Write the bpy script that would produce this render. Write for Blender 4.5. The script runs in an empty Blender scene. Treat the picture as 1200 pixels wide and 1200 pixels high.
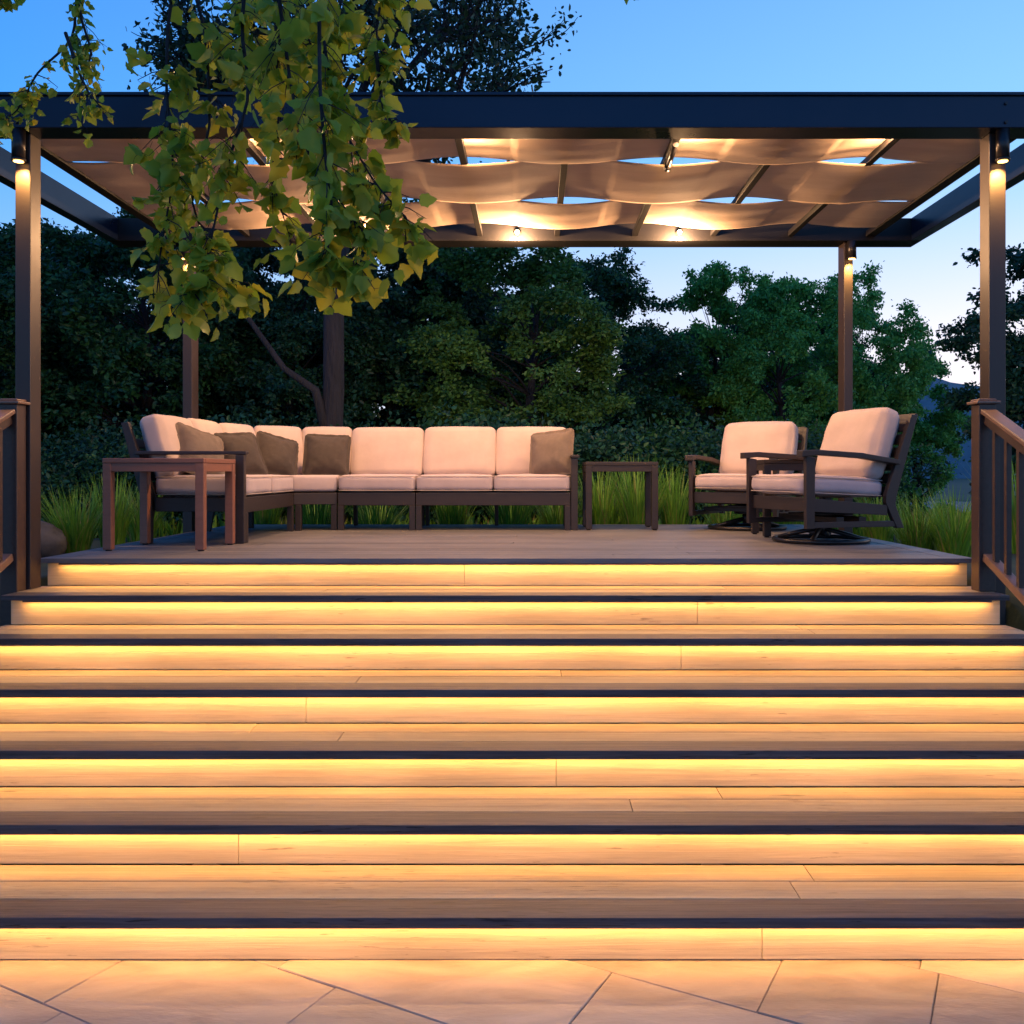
import bpy, bmesh, math, random
import numpy as np
from mathutils import Vector, Matrix
R = math.radians
random.seed(7)
C = bpy.context.scene.collection
sc = bpy.context.scene

# ---------------------------------------------------------------- camera
CZ, FPX, VX, VY = 0.505, 1078.0, 624.0, 553.0
cam_d = bpy.data.cameras.new('camera'); cam = bpy.data.objects.new('camera', cam_d); C.objects.link(cam)
cam.location = (0, 0, CZ); cam.rotation_euler = (R(90), 0, 0)
cam_d.sensor_width = 36; cam_d.lens = FPX/1200*36
cam_d.shift_x = (600-VX)/1200; cam_d.shift_y = (VY-600)/1200
cam_d.clip_start = 0.05; cam_d.clip_end = 2000
sc.camera = cam
# ---------------------------------------------------------------- sky, sun, exposure
w = bpy.data.worlds.new('World'); sc.world = w; w.use_nodes = True
nt = w.node_tree; nt.nodes.clear()
out = nt.nodes.new('ShaderNodeOutputWorld'); bg = nt.nodes.new('ShaderNodeBackground')
sky = nt.nodes.new('ShaderNodeTexSky'); sky.sky_type = 'NISHITA'; sky.sun_disc = False
SUN_EL, SUN_ROT = R(4.0), R(62)
SKY_GAIN = 5.4
sky.sun_elevation = SUN_EL; sky.sun_rotation = SUN_ROT
sky.air_density = 1.0; sky.dust_density = 0.2; sky.ozone_density = 2.0
# the physical sky tinted towards clear blue-hour air: deep blue overhead and away from the afterglow, pale rose low down towards it
wn = nt.nodes.new; wl = nt.links.new
tcw = wn('ShaderNodeTexCoord'); sep = wn('ShaderNodeSeparateXYZ'); wl(tcw.outputs['Generated'], sep.inputs[0])
dotn = wn('ShaderNodeVectorMath'); dotn.operation = 'DOT_PRODUCT'; wl(tcw.outputs['Generated'], dotn.inputs[0]); dotn.inputs[1].default_value = (math.sin(R(62)), math.cos(R(62)), 0)
azr = wn('ShaderNodeMapRange'); azr.inputs[1].default_value = -.15; azr.inputs[2].default_value = .95; wl(dotn.outputs['Value'], azr.inputs[0])
def wramp(stops):
    r = wn('ShaderNodeValToRGB'); e = r.color_ramp.elements
    while len(e) < len(stops): e.new(.5)
    for k, (p_, c_) in enumerate(stops): e[k].position = p_; e[k].color = (*c_, 1)
    wl(sep.outputs['Z'], r.inputs[0]); return r
r0 = wramp([(0, (.42, .52, .70)), (.14, (.20, .44, .78)), (.32, (.035, .265, .80)), (.6, (.022, .14, .52)), (1, (.015, .09, .36))])
r1 = wramp([(0, (.95, .74, .72)), (.14, (.78, .72, .80)), (.30, (.25, .52, .90)), (.6, (.10, .30, .70)), (1, (.03, .14, .46))])
mxw = wn('ShaderNodeMix'); mxw.data_type = 'RGBA'; wl(azr.outputs[0], mxw.inputs[0]); wl(r0.outputs[0], mxw.inputs[6]); wl(r1.outputs[0], mxw.inputs[7])
scl = wn('ShaderNodeVectorMath'); scl.operation = 'SCALE'; scl.inputs['Scale'].default_value = SKY_GAIN; wl(mxw.outputs[2], scl.inputs[0])
mx2 = wn('ShaderNodeMix'); mx2.data_type = 'RGBA'; mx2.inputs[0].default_value = .93; wl(sky.outputs[0], mx2.inputs[6]); wl(scl.outputs[0], mx2.inputs[7])
wl(mx2.outputs[2], bg.inputs['Color']); wl(bg.outputs[0], out.inputs[0])
bg.inputs['Strength'].default_value = 0.15
sun_d = bpy.data.lights.new('sun', 'SUN'); sun = bpy.data.objects.new('sun', sun_d); C.objects.link(sun)
sun_d.energy = 0.08; sun_d.angle = R(25); sun_d.color = (1, .72, .6)
sdir = Vector((math.sin(SUN_ROT)*math.cos(SUN_EL), math.cos(SUN_ROT)*math.cos(SUN_EL), math.sin(SUN_EL)))
sun.rotation_euler = (-sdir).to_track_quat('-Z', 'Y').to_euler()
sc.view_settings.view_transform = 'Standard'; sc.view_settings.look = 'None'
sc.view_settings.exposure = 0.9; sc.view_settings.gamma = 1
sc.render.engine = 'CYCLES'
sc.cycles.use_denoising = True; sc.cycles.max_bounces = 7; sc.cycles.diffuse_bounces = 3
sc.cycles.glossy_bounces = 2; sc.cycles.transmission_bounces = 3; sc.cycles.transparent_max_bounces = 4
sc.cycles.sample_clamp_indirect = 4.0; sc.cycles.caustics_reflective = False; sc.cycles.caustics_refractive = False
LED_COL = (1.0, 0.47, 0.125); LED_STR = 27.0
WARM = (1.0, 0.56, 0.27)

def at(px, py, Y):
    return Vector(((px-VX)*Y/FPX, Y, CZ+(VY-py)*Y/FPX))

# ---------------------------------------------------------------- materials
def mat(name, col, rough=.6, col2=None, scale=4.0, stretch=(1,1,1), bump=0.0, bscale=40.0, metal=0.0, spec=.5,
        translucent=0.0, detail=5, island=None, emit=None, estr=0, coords='Object', sheen=0, grain=False, c3=None):
    m = bpy.data.materials.new(name); m.use_nodes = True
    t = m.node_tree; N = t.nodes; L = t.links
    b = N['Principled BSDF']
    b.inputs['Roughness'].default_value = rough; b.inputs['Metallic'].default_value = metal
    b.inputs['Specular IOR Level'].default_value = spec
    b.inputs['Base Color'].default_value = (*col, 1)
    if sheen: b.inputs['Sheen Weight'].default_value = sheen
    tc = N.new('ShaderNodeTexCoord'); mp = N.new('ShaderNodeMapping')
    mp.inputs['Scale'].default_value = stretch
    L.new(tc.outputs[coords], mp.inputs[0])
    src = None
    if col2 is not None:
        nz = N.new('ShaderNodeTexNoise'); nz.inputs['Scale'].default_value = scale; nz.inputs['Detail'].default_value = detail
        nz.inputs['Roughness'].default_value = .62
        L.new(mp.outputs[0], nz.inputs['Vector'])
        cr = N.new('ShaderNodeValToRGB'); cr.color_ramp.elements[0].position = .34; cr.color_ramp.elements[1].position = .68
        cr.color_ramp.elements[0].color = (*col, 1); cr.color_ramp.elements[1].color = (*col2, 1)
        L.new(nz.outputs['Fac'], cr.inputs[0]); src = cr.outputs[0]
        # rough variation
        mr = N.new('ShaderNodeMapRange'); mr.inputs['To Min'].default_value = max(0, rough-.1); mr.inputs['To Max'].default_value = min(1, rough+.12)
        L.new(nz.outputs['Fac'], mr.inputs[0]); L.new(mr.outputs[0], b.inputs['Roughness'])
    if island is not None:
        g = N.new('ShaderNodeNewGeometry'); cr2 = N.new('ShaderNodeValToRGB')
        els = cr2.color_ramp.elements
        els[0].color = (*island[0], 1); els[1].color = (*island[-1], 1)
        for i, c in enumerate(island[1:-1]):
            e = els.new((i+1)/(len(island)-1)); e.color = (*c, 1)
        L.new(g.outputs['Random Per Island'], cr2.inputs[0])
        if src is None: src = cr2.outputs[0]
        else:
            mx = N.new('ShaderNodeMix'); mx.data_type = 'RGBA'; mx.inputs[0].default_value = .5
            L.new(src, mx.inputs[6]); L.new(cr2.outputs[0], mx.inputs[7]); src = mx.outputs[2]
    if src is not None: L.new(src, b.inputs['Base Color'])
    if bump > 0:
        n2 = N.new('ShaderNodeTexNoise'); n2.inputs['Scale'].default_value = bscale; n2.inputs['Detail'].default_value = 6
        L.new(mp.outputs[0], n2.inputs['Vector'])
        bp = N.new('ShaderNodeBump'); bp.inputs['Strength'].default_value = bump; bp.inputs['Distance'].default_value = .01
        L.new(n2.outputs['Fac'], bp.inputs['Height']); L.new(bp.outputs[0], b.inputs['Normal'])
    if translucent > 0:
        tr = N.new('ShaderNodeBsdfTranslucent'); ms = N.new('ShaderNodeMixShader'); ms.inputs[0].default_value = translucent
        if src is not None: L.new(src, tr.inputs[0])
        else: tr.inputs[0].default_value = (*col, 1)
        L.new(b.outputs[0], ms.inputs[1]); L.new(tr.outputs[0], ms.inputs[2]); L.new(ms.outputs[0], N['Material Output'].inputs[0])
    if emit:
        b.inputs['Emission Color'].default_value = (*emit, 1); b.inputs['Emission Strength'].default_value = estr
    return m

def board_mat(name, a, b_, rough=.55, grain_dark=.5, chips=0.0):
    """composite decking: long streaky grain along X, per-board tone, faint scuffs"""
    m = bpy.data.materials.new(name); m.use_nodes = True
    t = m.node_tree; N = t.nodes; L = t.links; P = N['Principled BSDF']
    tc = N.new('ShaderNodeTexCoord')
    mp = N.new('ShaderNodeMapping'); mp.inputs['Scale'].default_value = (.8, 26, 26); L.new(tc.outputs['Object'], mp.inputs[0])
    n1 = N.new('ShaderNodeTexNoise'); n1.inputs['Scale'].default_value = 2.2; n1.inputs['Detail'].default_value = 8; n1.inputs['Distortion'].default_value = .6
    n1.inputs['Roughness'].default_value = .7
    L.new(mp.outputs[0], n1.inputs['Vector'])
    cr = N.new('ShaderNodeValToRGB'); cr.color_ramp.elements[0].position = .3; cr.color_ramp.elements[1].position = .7
    cr.color_ramp.elements[0].color = (*a, 1); cr.color_ramp.elements[1].color = (*b_, 1); L.new(n1.outputs['Fac'], cr.inputs[0])
    # large soft weathering patches
    n2 = N.new('ShaderNodeTexNoise'); n2.inputs['Scale'].default_value = 1.3; n2.inputs['Detail'].default_value = 4
    mp2 = N.new('ShaderNodeMapping'); mp2.inputs['Scale'].default_value = (1, 3, 3); L.new(tc.outputs['Object'], mp2.inputs[0]); L.new(mp2.outputs[0], n2.inputs['Vector'])
    mr = N.new('ShaderNodeMapRange'); mr.inputs[1].default_value = .3; mr.inputs[2].default_value = .7; mr.inputs[3].default_value = .78; mr.inputs[4].default_value = 1.12
    L.new(n2.outputs['Fac'], mr.inputs[0])
    g = N.new('ShaderNodeNewGeometry'); mr3 = N.new('ShaderNodeMapRange'); mr3.inputs[3].default_value = .82; mr3.inputs[4].default_value = 1.12
    L.new(g.outputs['Random Per Island'], mr3.inputs[0])
    mu = N.new('ShaderNodeMath'); mu.operation = 'MULTIPLY'; L.new(mr.outputs[0], mu.inputs[0]); L.new(mr3.outputs[0], mu.inputs[1])
    # sparse dark nicks elongated with the grain
    mp4 = N.new('ShaderNodeMapping'); mp4.inputs['Scale'].default_value = (5, 60, 60); L.new(tc.outputs['Object'], mp4.inputs[0])
    n4 = N.new('ShaderNodeTexNoise'); n4.inputs['Scale'].default_value = 1.6; n4.inputs['Detail'].default_value = 5; L.new(mp4.outputs[0], n4.inputs['Vector'])
    n5 = N.new('ShaderNodeTexNoise'); n5.inputs['Scale'].default_value = 1.1; n5.inputs['Detail'].default_value = 2; L.new(tc.outputs['Object'], n5.inputs['Vector'])
    m5 = N.new('ShaderNodeMapRange'); m5.inputs[1].default_value = .45; m5.inputs[2].default_value = .62; m5.inputs[3].default_value = 0; m5.inputs[4].default_value = .11
    L.new(n5.outputs['Fac'], m5.inputs[0])
    ad = N.new('ShaderNodeMath'); ad.operation = 'ADD'; L.new(n4.outputs['Fac'], ad.inputs[0]); L.new(m5.outputs[0], ad.inputs[1])
    m6 = N.new('ShaderNodeMapRange'); m6.inputs[1].default_value = .76-.05*chips; m6.inputs[2].default_value = .80-.05*chips; m6.inputs[3].default_value = 1; m6.inputs[4].default_value = 1-grain_dark
    L.new(ad.outputs[0], m6.inputs[0])
    mu2 = N.new('ShaderNodeMath'); mu2.operation = 'MULTIPLY'; L.new(mu.outputs[0], mu2.inputs[0]); L.new(m6.outputs[0], mu2.inputs[1])
    vm = N.new('ShaderNodeVectorMath'); vm.operation = 'SCALE'; L.new(cr.outputs[0], vm.inputs[0]); L.new(mu2.outputs[0], vm.inputs['Scale'])
    L.new(vm.outputs[0], P.inputs['Base Color'])
    P.inputs['Roughness'].default_value = rough; P.inputs['Specular IOR Level'].default_value = .35
    bp = N.new('ShaderNodeBump'); bp.inputs['Strength'].default_value = .5; bp.inputs['Distance'].default_value = .005
    L.new(n1.outputs['Fac'], bp.inputs['Height']); L.new(bp.outputs[0], P.inputs['Normal'])
    return m

M = {}
M['board'] = board_mat('board', (.32, .255, .155), (.46, .375, .225), .5, .55, .6)
M['deck'] = board_mat('deck', (.125, .12, .125), (.20, .19, .195), .42, .2, 0)
M['edge'] = board_mat('edge_board', (.018, .017, .024), (.10, .092, .10), .45, .75, 1.3)
M['riser'] = board_mat('riser', (.45, .37, .235), (.55, .46, .30), .6, .5, .35)
M['skirt'] = mat('skirt', (.11, .09, .09), .6, (.15, .12, .12), 6, (1, 1, 1), .1)
M['led'] = mat('led', (.9, .8, .6), .5, emit=LED_COL, estr=LED_STR)
M['bronze'] = mat('bronze', (.009, .008, .009), .55, (.014, .012, .012), 3, (1, 1, 1), .04, 60, .1, .3)
M['beam'] = mat('beam_paint', (.003, .008, .024), .3, (.005, .011, .030), 2, (1, 1, 1), .03, 80, .3, .5)
M['post'] = mat('post_paint', (.036, .024, .022), .42, (.046, .031, .028), 2, (1, 1, 1), .03, 60, .2, .5)
M['rail'] = mat('rail', (.045, .024, .019), .42, (.06, .033, .025), 5, (8, 1, 8), .08, 50, 0, .5)
M['railtop'] = mat('rail_top', (.15, .085, .058), .4, (.19, .11, .075), 5, (8, 1, 8), .08, 50)
M['fabric'] = mat('shade_cloth', (.70, .53, .39), .85, (.78, .61, .46), 1.6, (1, 6, 1), .25, 26, translucent=.3)
M['cush'] = mat('cushion', (.47, .365, .33), .9, (.53, .41, .37), 7, (1, 1, 1), .35, 260, sheen=.1)
M['cushR'] = mat('cushion_seat', (.46, .37, .375), .9, (.52, .42, .42), 7, (1, 1, 1), .35, 260, sheen=.1)
M['pipe'] = mat('piping', (.42, .34, .30), .9)
M['pillow'] = mat('pillow', (.050, .038, .032), .95, (.066, .051, .043), 20, (1, 1, 1), .5, 300, sheen=0)
M['pillow2'] = mat('pillow_light', (.14, .105, .085), .95, (.17, .13, .105), 20, (1, 1, 1), .5, 300, sheen=0)
M['frame'] = mat('furniture', (.022, .014, .013), .5, (.030, .020, .018), 6, (1, 8, 8), .1, 60)
M['table'] = mat('table_lumber', (.22, .085, .050), .45, (.27, .105, .064), 6, (1, 8, 8), .1, 60)
M['metal'] = mat('dark_metal', (.03, .026, .026), .35, metal=.6)
M['lamp'] = mat('lamp_glow', (1, .8, .5), .5, emit=(1.0, .60, .24), estr=30)
M['lens'] = mat('lamp_lens', (1, .8, .5), .5, emit=(1.0, .50, .14), estr=4)
M['rope'] = mat('cord', (.35, .28, .2), .8)

# ---------------------------------------------------------------- mesh helpers
def obj(name, me, m, parent=None):
    if isinstance(me, bmesh.types.BMesh):
        bm = me; me = bpy.data.meshes.new(name); bm.to_mesh(me); bm.free()
    o = bpy.data.objects.new(name, me); C.objects.link(o)
    if m is not None: me.materials.append(m if not isinstance(m, str) else M[m])
    if parent is not None: o.parent = parent
    return o
def tag(o, label=None, cat=None, group=None, kind=None):
    if label: o['label'] = label
    if cat: o['category'] = cat
    if group: o['group'] = group
    if kind: o['kind'] = kind
    return o
def thing(name, label, cat, loc=(0, 0, 0), rz=0, group=None):
    o = bpy.data.objects.new(name, None); C.objects.link(o); o.location = loc; o.rotation_euler = (0, 0, rz)
    o.empty_display_size = .1
    return tag(o, label, cat, group)
def copy_tree(o, parent=None):
    c = o.copy(); C.objects.link(c); c.parent = parent
    for ch in list(o.children): copy_tree(ch, c)
    return c
def box(bm, x0, x1, y0, y1, z0, z1, bev=0.0, mtx=None):
    mx = Matrix.Translation(((x0+x1)/2, (y0+y1)/2, (z0+z1)/2)) @ Matrix.Diagonal((abs(x1-x0), abs(y1-y0), abs(z1-z0), 1))
    r = bmesh.ops.create_cube(bm, size=1, matrix=mx)
    vs = r['verts']
    if bev > 0:
        es = list({e for v in vs for e in v.link_edges})
        rr = bmesh.ops.bevel(bm, geom=es, offset=bev, segments=2, affect='EDGES', profile=.6)
        vs = list({v for f in rr['faces'] for v in f.verts} | {v for v in vs if v.is_valid})
    if mtx is not None: bmesh.ops.transform(bm, matrix=mtx, verts=[v for v in vs if v.is_valid])
    return vs
def beam(bm, a, b, wx, wz, bev=.004, up=(0, 0, 1)):
    """box from a to b with cross-section wx (side) by wz (up)"""
    a = Vector(a); b = Vector(b); d = b-a; L_ = d.length; d.normalize()
    s = d.cross(Vector(up)).normalized(); u = s.cross(d).normalized()
    m = Matrix(((d.x, s.x, u.x, (a.x+b.x)/2), (d.y, s.y, u.y, (a.y+b.y)/2), (d.z, s.z, u.z, (a.z+b.z)/2), (0, 0, 0, 1)))
    box(bm, -L_/2, L_/2, -wx/2, wx/2, -wz/2, wz/2, bev, m)
def tube(bm, pts, rad, seg=8, cap=True):
    pts = [Vector(p) for p in pts]; n = len(pts)
    if not hasattr(rad, '__len__'): rad = [rad]*n
    prev = None; ref = None
    for i, p in enumerate(pts):
        d = (pts[min(i+1, n-1)]-pts[max(i-1, 0)])
        if d.length < 1e-9: d = Vector((0, 0, 1))
        d.normalize()
        if ref is None: ref = Vector((1, 0, 0)) if abs(d.x) < .8 else Vector((0, 1, 0))
        s = (ref - d*ref.dot(d)).normalized(); ref = s; u = d.cross(s)
        ring = [bm.verts.new(p+(s*math.cos(2*math.pi*k/seg)+u*math.sin(2*math.pi*k/seg))*rad[i]) for k in range(seg)]
        if prev:
            for k in range(seg):
                f = bm.faces.new((prev[k], prev[(k+1) % seg], ring[(k+1) % seg], ring[k])); f.smooth = True
        elif cap: bm.faces.new(ring[::-1])
        prev = ring
    if cap: bm.faces.new(prev)
def prism(bm, poly, ax, t0, t1, bev=.004):
    """poly of (a,b) extruded along ax between t0,t1. ax 'x': (y,z); 'z': (x,y)"""
    def P(a, b, t): return (t, a, b) if ax == 'x' else (a, b, t) if ax == 'z' else (a, t, b)
    v0 = [bm.verts.new(P(a, b, t0)) for a, b in poly]; v1 = [bm.verts.new(P(a, b, t1)) for a, b in poly]
    fs = [bm.faces.new(v0), bm.faces.new(v1[::-1])]
    n = len(poly)
    for i in range(n): fs.append(bm.faces.new((v0[i], v1[i], v1[(i+1) % n], v0[(i+1) % n])))
    bmesh.ops.recalc_face_normals(bm, faces=fs)
    if bev > 0:
        es = list({e for f in fs for e in f.edges})
        bmesh.ops.bevel(bm, geom=es, offset=bev, segments=2, affect='EDGES', profile=.6)
def cyl(bm, c, r, h, seg=24, r2=None):
    tube(bm, [Vector(c), Vector(c)+Vector((0, 0, h))], [r, r2 if r2 is not None else r], seg)
def ring_torus(bm, c, R_, r, seg=48, flat=1.0):
    rings = []
    for i in range(seg):
        a = 2*math.pi*i/seg; rr = []
        for k in range(10):
            b = 2*math.pi*k/10
            q = R_+r*math.cos(b)
            rr.append(bm.verts.new((c[0]+q*math.cos(a), c[1]+q*math.sin(a), c[2]+r*flat*math.sin(b))))
        rings.append(rr)
    for i in range(seg):
        for k in range(10):
            f = bm.faces.new((rings[i][k], rings[(i+1) % seg][k], rings[(i+1) % seg][(k+1) % 10], rings[i][(k+1) % 10])); f.smooth = True
def cushion_bm(w_, d_, h_, r=.045, puff=.02, n=14, seed=0, wob=.004, corner_drop=0.0, taper=None):
    """soft box centred at origin; big faces are +-z"""
    bm = bmesh.new(); bmesh.ops.create_cube(bm, size=2)
    bmesh.ops.subdivide_edges(bm, edges=bm.edges[:], cuts=n, use_grid_fill=True)
    rnd = random.Random(seed); ph = [rnd.uniform(0, 6.28) for _ in range(6)]
    H = Vector((w_/2, d_/2, h_/2))
    for v in bm.verts:
        u = v.co.copy()
        # denser near the edges
        u = Vector([math.copysign(abs(c)**.75, c) for c in u])
        p = Vector((u.x*H.x, u.y*H.y, u.z*H.z))
        q = Vector([max(-(H[i]-r), min(H[i]-r, p[i])) for i in range(3)])
        dlt = p-q
        if dlt.length > 1e-9: p = q+dlt.normalized()*r
        fx, fy, fz = 1-u.x**2, 1-u.y**2, 1-u.z**2
        p.z += math.copysign(1, u.z)*puff*max(0, fx*fy)**.6*abs(u.z)
        p.x += math.copysign(1, u.x)*puff*.45*max(0, fy*fz)**.7*abs(u.x)
        p.y += math.copysign(1, u.y)*puff*.45*max(0, fx*fz)**.7*abs(u.y)
        wv = math.sin(p.x*13+ph[0])*math.sin(p.y*11+ph[1])+.6*math.sin(p.x*27+ph[2]+p.y*9)+.5*math.sin(p.y*31+ph[3]-p.x*7)
        p.z += wob*wv*abs(u.z)
        if corner_drop: p.z -= corner_drop*(u.x*u.x*u.y*u.y)*math.copysign(1, u.z)
        v.co = p
    for f in bm.faces: f.smooth = True
    # piping round both big-face edges
    return bm
def piping_bm(w_, d_, h_, r=.045, rad=.006):
    bm = bmesh.new()
    for z in (h_/2-.008, -h_/2+.008):
        pts = []
        for (cx, cy, a0) in ((w_/2-r, d_/2-r, 0), (-w_/2+r, d_/2-r, 90), (-w_/2+r, -d_/2+r, 180), (w_/2-r, -d_/2+r, 270)):
            for k in range(5):
                a = R(a0+k*22.5); pts.append((cx+r*math.cos(a), cy+r*math.sin(a), z))
            # bow outwards a little between the corners handled by cushion puff
        pts.append(pts[0]); tube(bm, pts, rad, 6, False)
    return bm
def place(o, loc, rot=(0, 0, 0)):
    o.location = loc; o.rotation_euler = rot; return o
def smooth_all(bm):
    for f in bm.faces: f.smooth = True
    return bm
def mesh_np(name, V, F_sizes, F_idx):
    me = bpy.data.meshes.new(name); me.vertices.add(len(V)); me.vertices.foreach_set('co', V.astype(np.float32).ravel())
    me.loops.add(len(F_idx)); me.loops.foreach_set('vertex_index', F_idx.astype(np.int32))
    st = np.concatenate([[0], np.cumsum(F_sizes)[:-1]]).astype(np.int32)
    me.polygons.add(len(F_sizes)); me.polygons.foreach_set('loop_start', st); me.polygons.foreach_set('loop_total', F_sizes.astype(np.int32))
    me.update(calc_edges=True); me.validate(); return me

# ================================================================ GROUND
H_, T_ = 0.165, 0.38              # riser height, tread depth
DY = 5.36                          # nosing line of the deck
XL, XR = -2.88, 2.585              # tread ends
PAT = -7*H_
def ground_z(x, y):
    s = min(1, max(0, (y-3.0)/2.4))
    z = -1.35 + s*(1.35-.22)
    if XL-.15 < x < XR+.10 and y < 9.2: z = min(z, -1.35)
    if y > 9.0: z -= min(.35, (y-9.0)*.02)
    z += .03*math.sin(x*1.3+y*.7)+.02*math.sin(x*3.1-y*2.3)
    # pond bowl on the right
    d = ((x-13.5)/8.8)**2+((y-24)/13.0)**2
    if d < 1: z -= .9*(1-d)
    return z
xs = np.concatenate([np.linspace(-600, -30, 20), np.linspace(-26, -8, 16), np.arange(-7.5, 7.6, .25), np.linspace(8, 30, 24), np.linspace(36, 600, 20)])
ys = np.concatenate([np.linspace(-60, -1, 8), np.arange(0, 14, .25), np.linspace(14.5, 42, 40), np.linspace(50, 900, 26)])
V = np.array([(x, y, ground_z(x, y)) for y in ys for x in xs])
nx = len(xs); idx = []
for j in range(len(ys)-1):
    for i in range(nx-1): idx += [j*nx+i, j*nx+i+1, (j+1)*nx+i+1, (j+1)*nx+i]
me = mesh_np('ground', V, np.full(len(idx)//4, 4), np.array(idx))
M['soil'] = mat('ground', (.018, .030, .012), .95, (.045, .060, .024), 1.6, (1, 1, 1), .6, 12)
tag(obj('ground', me, 'soil'), kind='structure')
# pond
bm = bmesh.new(); ring = []
for k in range(64):
    a = 2*math.pi*k/64; rr = 1+.06*math.sin(3*a+1)+.04*math.sin(5*a)
    ring.append(bm.verts.new((13.5+8.6*rr*math.cos(a), 24+12.6*rr*math.sin(a), -.62)))
bm.faces.new(ring)
m = mat('pond', (.006, .035, .040), .12, bump=.25, bscale=5, spec=.6, stretch=(1, 1, 1)); M['pond'] = m
tag(obj('pond', bm, 'pond'), kind='structure')
# far hills
bm = bmesh.new(); N_ = 90
prevs = None
for i in range(N_+1):
    x = -260+520*i/N_
    h = 11+9*math.exp(-((x-70)/60)**2)+3*math.sin(x*.05)+1.2*math.sin(x*.17+1)+.5*math.sin(x*.6)
    a_ = [bm.verts.new((x, 150, -2)), bm.verts.new((x, 160, h*.55)), bm.verts.new((x, 178, h)), bm.verts.new((x, 230, -2))]
    if prevs:
        for k in range(3):
            f = bm.faces.new((prevs[k], a_[k], a_[k+1], prevs[k+1])); f.smooth = True
    prevs = a_
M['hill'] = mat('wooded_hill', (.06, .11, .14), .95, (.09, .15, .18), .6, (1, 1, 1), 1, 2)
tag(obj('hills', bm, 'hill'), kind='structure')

# ---------------------------------------------------------------- patio of large flagstones, laid at an angle
bm = bmesh.new(); box(bm, -5.5, 5.3, -3.0, 3.35, PAT-.30, PAT-.018)
M['joint'] = mat('joint', (.16, .12, .08), .95)
tag(obj('patio_bed', bm, 'joint'), kind='structure')
m = bpy.data.materials.new('flagstone'); m.use_nodes = True
t = m.node_tree; N = t.nodes; L = t.links; P = N['Principled BSDF']
tc = N.new('ShaderNodeTexCoord'); n1 = N.new('ShaderNodeTexNoise'); n1.inputs['Scale'].default_value = 2.3; n1.inputs['Detail'].default_value = 9; n1.inputs['Distortion'].default_value = 1.2
mp = N.new('ShaderNodeMapping'); mp.inputs['Rotation'].default_value = (0, 0, R(25)); mp.inputs['Scale'].default_value = (1, 2.6, 1)
L.new(tc.outputs['Object'], mp.inputs[0]); L.new(mp.outputs[0], n1.inputs['Vector'])
cr = N.new('ShaderNodeValToRGB'); cr.color_ramp.elements[0].position = .3; cr.color_ramp.elements[0].color = (.32, .255, .19, 1)
cr.color_ramp.elements[1].position = .72; cr.color_ramp.elements[1].color = (.50, .41, .30, 1); L.new(n1.outputs['Fac'], cr.inputs[0])
g = N.new('ShaderNodeNewGeometry'); mr = N.new('ShaderNodeMapRange'); mr.inputs[3].default_value = .8; mr.inputs[4].default_value = 1.15; L.new(g.outputs['Random Per Island'], mr.inputs[0])
vm = N.new('ShaderNodeVectorMath'); vm.operation = 'SCALE'; L.new(cr.outputs[0], vm.inputs[0]); L.new(mr.outputs[0], vm.inputs['Scale']); L.new(vm.outputs[0], P.inputs['Base Color'])
n3 = N.new('ShaderNodeTexNoise'); n3.inputs['Scale'].default_value = 22; n3.inputs['Detail'].default_value = 8; L.new(mp.outputs[0], n3.inputs['Vector'])
bp = N.new('ShaderNodeBump'); bp.inputs['Strength'].default_value = .45; bp.inputs['Distance'].default_value = .006; L.new(n3.outputs['Fac'], bp.inputs['Height']); L.new(bp.outputs[0], P.inputs['Normal'])
P.inputs['Roughness'].default_value = .42; M['flag'] = m
U = Vector((.883, -.469, 0)); W = Vector((.469, .883, 0))
bm = bmesh.new(); rnd = random.Random(3)
known = {4: [-2.70, -1.95, -1.3, -.55], 5: [-3.1, -2.2, -1.2, -.5], 6: [-2.4, -1.6, -.717, -.24, .3]}
for k in range(-6, 9):
    v0 = 1.82+.5*(k-4); v1 = v0+.5
    if k in known: js = [known[k][0]-.8*i for i in range(6, 0, -1)]+known[k]+[known[k][-1]+.75*i for i in range(1, 7)]
    else:
        js = []; u = -6.5
        while u < 6: js.append(u); u += rnd.choice((.5, .75, .9))
    for a, b in zip(js[:-1], js[1:]):
        g_ = .0011; z = PAT+rnd.uniform(-.0018, .0018)
        p = [U*(a+g_)+W*(v0+g_), U*(b-g_)+W*(v0+g_), U*(b-g_)+W*(v1-g_), U*(a+g_)+W*(v1-g_)]
        c = sum(p, Vector())/4
        if not (-5 < c.x < 4.9 and -2.5 < c.y < 3.6): continue
        vt = [bm.verts.new((q.x, q.y, z)) for q in p]; vb = [bm.verts.new((q.x, q.y, PAT-.03)) for q in p]
        fs = [bm.faces.new(vt)]+[bm.faces.new((vb[i], vb[(i+1) % 4], vt[(i+1) % 4], vt[i])) for i in range(4)]
        bmesh.ops.recalc_face_normals(bm, faces=fs)
        bmesh.ops.bevel(bm, geom=[e for e in fs[0].edges], offset=.003, segments=1, affect='EDGES')
tag(obj('patio', bm, 'flag'), kind='structure')

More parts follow.
